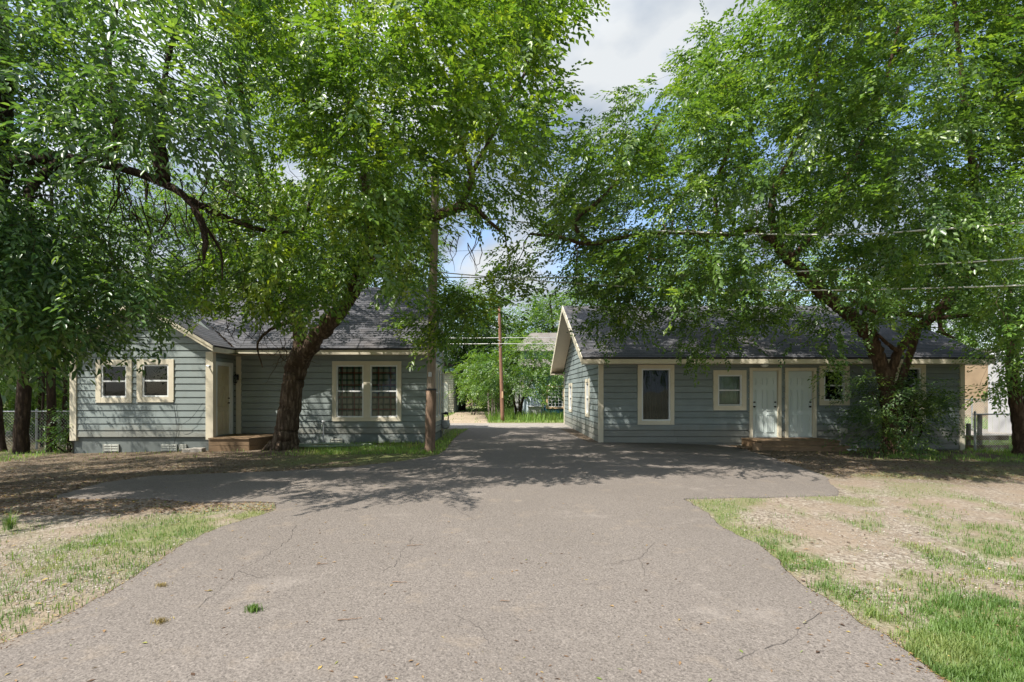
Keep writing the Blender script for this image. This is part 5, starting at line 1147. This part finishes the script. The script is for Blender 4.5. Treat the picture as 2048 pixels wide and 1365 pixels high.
def chain_fence(name, label, xa, xb, Y, h, cell=.07, posts=(), r=.0022, railr=.02, zoff=0, rail=True):
    t = thing(name, label, 'fence', ((xa+xb)/2, Y, 0)); g0 = float(gz((xa+xb)/2))+zoff
    mb = MB(); n = int((xb-xa+h)/cell)
    for k in range(n):
        x0 = xa-h+k*cell
        for s_ in (1, -1):
            a, b = x0, x0+h; z0, z1 = 0, h
            if a < xa: z0 = xa-a; a = xa
            if b > xb: z1 = h-(b-xb); b = xb
            if z1-z0 < .01: continue
            pa, pb = (a, z0), (b, z1)
            if s_ < 0: pa, pb = (a, h-z0), (b, h-z1)
            mb.tube([(pa[0], Y+.003*s_, g0+pa[1]), (pb[0], Y+.003*s_, g0+pb[1])], r, 4, cap=False)
    mb.build('chain_link_mesh', M['metal'], t)
    if rail: mb = MB(); mb.tube([(xa, Y, g0+h), (xb, Y, g0+h+.02)], railr, 8); mb.build('top_rail', M['metal'], t)
    for px_ in posts:
        mb = MB(); mb.tube([(px_, Y+.04, g0-.2), (px_, Y+.04, g0+h+.06)], .03, 8); mb.tube([(px_, Y+.04, g0+h+.06), (px_, Y+.04, g0+h+.1)], [.036, .01], 8); mb.build('fence_post', M['metal'], t)
    return t
chain_fence('chain_link_fence', 'chain-link fence with dark top rail right of the long house', 14.35, 18.5, 15.3, 1.18, .075, (14.45, 16.9), zoff=-.02)
chain_fence('chain_link_fence', 'farther chain-link fence in front of the tan building', 19, 26, 24, 1.5, .12, (19.6, 22.5), r=.004)
chain_fence('chain_link_fence', 'dark chain-link fence between the trunks left of the left house', -19, -12.6, 15.9, 1.2, .10, (-17.2, -14.9), r=.003)
wf = thing('wooden_fence', 'weathered wooden fence posts and rails beside the right house corner', 'fence', (15.2, 16, 0))
mb = MB()
for x in (14.86, 15.22): mb.box(x, x+.085, 16.0, 16.09, -.5, .85 if x > 15 else .55)
mb.build('post', M['post'], wf); mb = MB(); mb.box(14.5, 16.1, 15.95, 15.99, .02, .17); mb.box(14.5, 16.1, 15.95, 15.99, -.28, -.14); mb.build('rail', M['deck'], wf)
mb = MB(); rg = np.random.default_rng(4)
c = np.array([uat(1702, 14.0), 14.0, float(gz(9.7))+.05]); pv = [c+np.array([.16*math.cos(a), .1*math.sin(a), rg.uniform(-.04, .06)])*rg.uniform(.6, 1.2) for a in np.linspace(0, 6.0, 10)]
for i in range(10): mb.face([pv[i], pv[(i+1) % 10], c+np.array([0, 0, .05])])
tag(mb.build('plastic_bag', M['white']), 'crumpled white plastic bag on the ground at the right end of the steps', 'bag')

# ------------------------------------------------------------------ grass, pebbles, fallen leaves
def blades(name, pts, hmin, hmax, w, mat, rg, bend=.5, label=None, cat=None):
    n = len(pts); h = rg.uniform(hmin, hmax, n)*rg.uniform(.6, 1.1, n); a = rg.uniform(0, 2*math.pi, n); b = rg.uniform(.1, 1, n)*bend
    dx, dy = np.cos(a), np.sin(a); sx, sy = -dy, dx; ww = w*rg.uniform(.7, 1.3, n)
    V_ = np.zeros((n, 5, 3)); x, y, z = pts.T
    V_[:, 0] = np.stack([x-sx*ww, y-sy*ww, z-.01], -1); V_[:, 1] = np.stack([x+sx*ww, y+sy*ww, z-.01], -1)
    mx_, my_ = x+dx*h*b*.35, y+dy*h*b*.35; mz = z+h*.55
    V_[:, 2] = np.stack([mx_+sx*ww*.8, my_+sy*ww*.8, mz], -1); V_[:, 3] = np.stack([mx_-sx*ww*.8, my_-sy*ww*.8, mz], -1)
    V_[:, 4] = np.stack([x+dx*h*b, y+dy*h*b, z+h*np.sqrt(np.clip(1-b*b*.5, .2, 1))], -1)
    i = np.arange(n)[:, None]*5
    o = npmesh(name, V_.reshape(-1, 3), [i+np.array([[0, 1, 2, 3]]), i+np.array([[3, 2, 4]])], mat); tag(o, label, cat, kind='stuff'); return o
rg = np.random.default_rng(77)
def scatter(n, x0, x1, y0, y1, dens, power=1.0):
    """more points near the camera"""
    u = rg.random(n); y = y0*(y1/y0)**u if power else rg.uniform(y0, y1, n); x = rg.uniform(x0, x1, n)*np.where(power > 0, y/y1, 1.0)
    return x, y
def zg(x, y): return gz(x)+(fnoise(x, y, 1.5, 4)-.55)*.05
def vis_scatter(n, y0, y1, marg=80):
    u = rg.random(n); y = 1/(1/y0+(1/y1-1/y0)*u); px = rg.uniform(-marg, 2048+marg, n); x = (px-CX)/F*y; return x, y
def clumpy(x, y, o=0): return smooth(.35, .7, vnoise(x, y, 9, o))*.75+.25
x, y = vis_scatter(900000, 2.4, 13.0)
xl_, xr_ = drive_edges(y); d = grass_density(x, y)*clumpy(x, y, 3); out = (x < xl_+.05*rg.random(len(x))) | (x > xr_-.05*rg.random(len(x)))
dens = d*out*np.clip(1.0/(y/3.0), .25, 1)
k = (rg.random(len(x)) < dens*.62) & ~((y > 13.9) & ((x < XI) | (x > 6.6)))
pts = np.stack([x[k], y[k], zg(x[k], y[k])], -1); print('grass', len(pts))
blades('grass', pts, .025, .072, .0024, M['grass'], rg, .9, 'short patchy grass on the yards beside the driveway', 'grass')
x, y = vis_scatter(160000, 12.5, 21.0)
xl_, xr_ = drive_edges(y); d = grass_density(x, y)*(.5+.5*clumpy(x, y, 3)); out = (x < xl_) | (x > xr_)
hs = ((x < XR+.05) & (y > YL-.1)) | ((x < XI) & (y > YG-.1) & (x > XLF)) | ((x > 2.5) & (x < XB+.1) & (y > YR-.1))
k = (rg.random(len(x)) < d*out*.6) & ~hs
pts = np.stack([x[k], y[k], gz(x[k])], -1); print('grass2', len(pts))
blades('grass', pts, .05, .13, .006, M['grassfar'], rg, .8, 'lush grass strips beside the houses', 'grass')
x, y = vis_scatter(80000, 25.2, 60); d = grass_density(x, y); tall = smooth(25.6, 27.5, y)*(x > -.9); k = (rg.random(len(x)) < d*.95) & ~((x > 1.1) & (y > 33)) & ~((x > -7.5) & (x < -3.84) & (y > 38))
x, y, tall = x[k], y[k], tall[k]; m = (tall > .4) & (fnoise(x, y, .8, 2) > .3)
blades('tall_grass', np.stack([x[m], y[m], gz(x[m])], -1), .22, .60, .016, M['grassfar'], rg, .45, 'tall sunlit grass beyond the alley', 'grass')
blades('tall_grass', np.stack([x[~m], y[~m], gz(x[~m])], -1), .06, .16, .016, M['grassfar'], rg, .6, 'short grass around the far dirt track', 'grass')
for i, (px, py, n_, h_, lb) in enumerate(((507, 1226, 260, .035, 'small green grass tuft growing on the driveway at left'), (320, 1250, 140, .022, 'dry grass tuft on the driveway nearest the left grass edge'), (945-620, 1176, 90, .018, 'tiny dry tuft at the upper left of the driveway'), (20, 1062, 150, .22, 'spiky grass clump at the left picture edge'))):
    gx_, gy_ = ground_at(px, py); r_ = np.minimum(np.abs(rg.normal(0, .026, n_)), .06); a = rg.uniform(0, 6.28, n_); X_ = gx_+r_*np.cos(a)*1.2; Y_ = gy_+r_*np.sin(a)
    o = blades('grass_tuft', np.stack([X_, Y_, gz(X_)+.025], -1), h_*.6, h_*1.4, .002, M['grass' if i in (0, 3) else 'drygrass'], rg, 1.0, lb, 'grass tuft'); del o['kind']
def pebbles(n, y0, y1, mask, s0, s1, name='gravel', label='pale gravel scattered over the yards'):
    x, y = vis_scatter(n, y0, y1); xl_, xr_ = drive_edges(y); out = (x < xl_-.03) | (x > xr_+.03); k = out & mask(x, y) & ~((y > 13.9) & ((x < XI) | (x > 6.6))); x, y = x[k], y[k]; m = len(x)
    oct_ = np.array([(1, 0, 0), (0, 1, 0), (-1, 0, 0), (0, -1, 0), (.2, .1, .6), (0, 0, -.5)], float); s_ = rg.uniform(s0, s1, m)**1.0; a = rg.uniform(0, 6.28, m); ca_, sa_ = np.cos(a), np.sin(a)
    sc = np.stack([s_*rg.uniform(.7, 1.4, m), s_*rg.uniform(.6, 1.1, m), s_*rg.uniform(.5, .9, m)], -1); v = oct_[None]*sc[:, None]+rg.normal(0, .15, (m, 6, 3))*s_[:, None, None]
    vx = v[..., 0]*ca_[:, None]-v[..., 1]*sa_[:, None]; vy = v[..., 0]*sa_[:, None]+v[..., 1]*ca_[:, None]
    V_ = np.stack([vx+x[:, None], vy+y[:, None], v[..., 2]+(zg(x, y)+.001)[:, None]], -1).reshape(-1, 3); i = np.arange(m)[:, None]*6
    fc = np.concatenate([i+np.array([f]) for f in ((0, 1, 4), (1, 2, 4), (2, 3, 4), (3, 0, 4))]); o = npmesh(name, V_, [fc], M['pebble']); tag(o, label, 'gravel', kind='stuff'); print(name, m)
pebbles(170000, 2.4, 12.5, lambda x, y: rg.random(len(x)) < smooth(.38, .62, fnoise(x, y, 1.2, 11))*.9, .003, .0105)
# fallen leaves / twigs
def litter(n, y0, y1, maskf, s0, s1, name, label, lift):
    x, y = vis_scatter(n, y0, y1); k = maskf(x, y); x, y = x[k], y[k]; m = len(x); s_ = rg.uniform(s0, s1, m); a = rg.uniform(0, 6.28, m)
    q = np.array([(-1, 0, 0), (0, -.42, .25), (1, 0, .15), (.1, .42, .3)], float); v = q[None]*s_[:, None, None]; v[..., 1] *= rg.uniform(.3, 1.2, (m, 1)); v[..., 2] *= rg.uniform(.2, 1.6, (m, 1))
    vx = v[..., 0]*np.cos(a)[:, None]-v[..., 1]*np.sin(a)[:, None]; vy = v[..., 0]*np.sin(a)[:, None]+v[..., 1]*np.cos(a)[:, None]
    xl_, xr_ = drive_edges(y); onr = (x > xl_) & (x < xr_); z = np.where(onr, gz(x)+.016, zg(x, y)+.006)
    V_ = np.stack([vx+x[:, None], vy+y[:, None], v[..., 2]+z[:, None]+lift], -1).reshape(-1, 3); i = np.arange(m)[:, None]*4
    o = npmesh(name, V_, [np.concatenate([i+np.array([[0, 1, 2]]), i+np.array([[0, 2, 3]])])], M['litter']); tag(o, label, 'leaf litter', kind='stuff'); print(name, m)
hsmask = lambda x, y: ~(((x < XR+.05) & (y > YL-.05)) | ((x < XI) & (y > YG-.05)) | ((x > XA) & (y > YR-.05)))
litter(1500, 2.4, 13, lambda x, y: (x > drive_edges(y)[0]) & (x < drive_edges(y)[1]) & (rg.random(len(x)) < .35+.6*(fnoise(x, y, .9, 7) > .55)), .005, .023, 'fallen_leaves', 'brown and yellow leaves scattered on the driveway', 0)
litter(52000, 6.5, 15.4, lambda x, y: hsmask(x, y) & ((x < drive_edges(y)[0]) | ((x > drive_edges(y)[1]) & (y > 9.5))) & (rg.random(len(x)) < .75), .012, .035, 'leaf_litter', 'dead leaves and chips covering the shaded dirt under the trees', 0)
litter(9000, 2.4, 8, lambda x, y: ((x < drive_edges(y)[0]) | (x > drive_edges(y)[1])) & (rg.random(len(x)) < .3), .008, .03, 'fallen_leaves', 'dry leaves scattered over the gravel yards', 0)
litter(16000, 2.4, 12, lambda x, y: np.minimum(np.abs(x-drive_edges(y)[0]), np.abs(x-drive_edges(y)[1])) < np.abs(rg.normal(0, .07, len(x))), .003, .014, 'edge_debris', 'crumbs of soil and leaf fragments lying along the driveway edges', 0)
litter(60000, 2.4, 9, lambda x, y: np.minimum(np.abs(x-drive_edges(y)[0]), np.abs(x-drive_edges(y)[1])) < np.abs(rg.normal(0, .06, len(x))), .003, .012, 'edge_debris', 'crumbs of soil and dry grass lying along the near driveway edges', 0)
# brown leaves caught in the roof valley of the left house
m = 900; t_ = rg.random(m)**1.3; vx0, vy0 = XI+.17, 15.2; vx1, vy1 = apx+.25, yv-.1
X_ = vx0+(vx1-vx0)*t_*.62+rg.normal(0, .10, m); Y_ = vy0+(vy1-vy0)*t_*.62+rg.normal(0, .08, m)
Z_ = np.maximum(rz(Y_)+.095, er+(XI+ov-X_)*rs+.065); q = np.array([(-1, 0, 0), (0, -.42, .25), (1, 0, .15), (.1, .42, .3)], float)*.035; a = rg.uniform(0, 6.28, m)
vx = q[None, :, 0]*np.cos(a)[:, None]-q[None, :, 1]*np.sin(a)[:, None]; vy = q[None, :, 0]*np.sin(a)[:, None]+q[None, :, 1]*np.cos(a)[:, None]
V_ = np.stack([vx+X_[:, None], vy+Y_[:, None], q[None, :, 2]+Z_[:, None]], -1).reshape(-1, 3); i = np.arange(m)[:, None]*4
tag(npmesh('roof_leaves', V_, [np.concatenate([i+np.array([[0, 1, 2]]), i+np.array([[0, 2, 3]])])], M['litter']), 'brown dead leaves piled in the roof valley of the left house', 'leaf litter', kind='stuff')
# twigs on the driveway
for i, (px, py, ln, a) in enumerate(((830, 1095, .16, .2), (645, 1133, .10, .4), (800, 1170, .12, -.1), (700, 1245, .16, .2), (1010, 1208, .07, .0))):
    x, y = ground_at(px, py); z = float(gz(x))+.021; mb = MB(); n_ = 7
    mb.tube([(x+(k/n_-.5)*ln*math.cos(a)+random.uniform(-.003, .003), y+(k/n_-.5)*ln*math.sin(a)+random.uniform(-.004, .004), z+random.uniform(0, .004)) for k in range(n_+1)], [.0042-.00035*k for k in range(n_+1)], 6)
    tag(mb.build('twig', M['poledark']), ('longest dark twig in the upper left of the driveway', 'short dark twig left of the longest one on the driveway', 'thin straight twig in the middle left of the driveway', 'pale bent twig in the lower left of the driveway', 'greenish twig in the centre of the driveway')[i], 'twig')
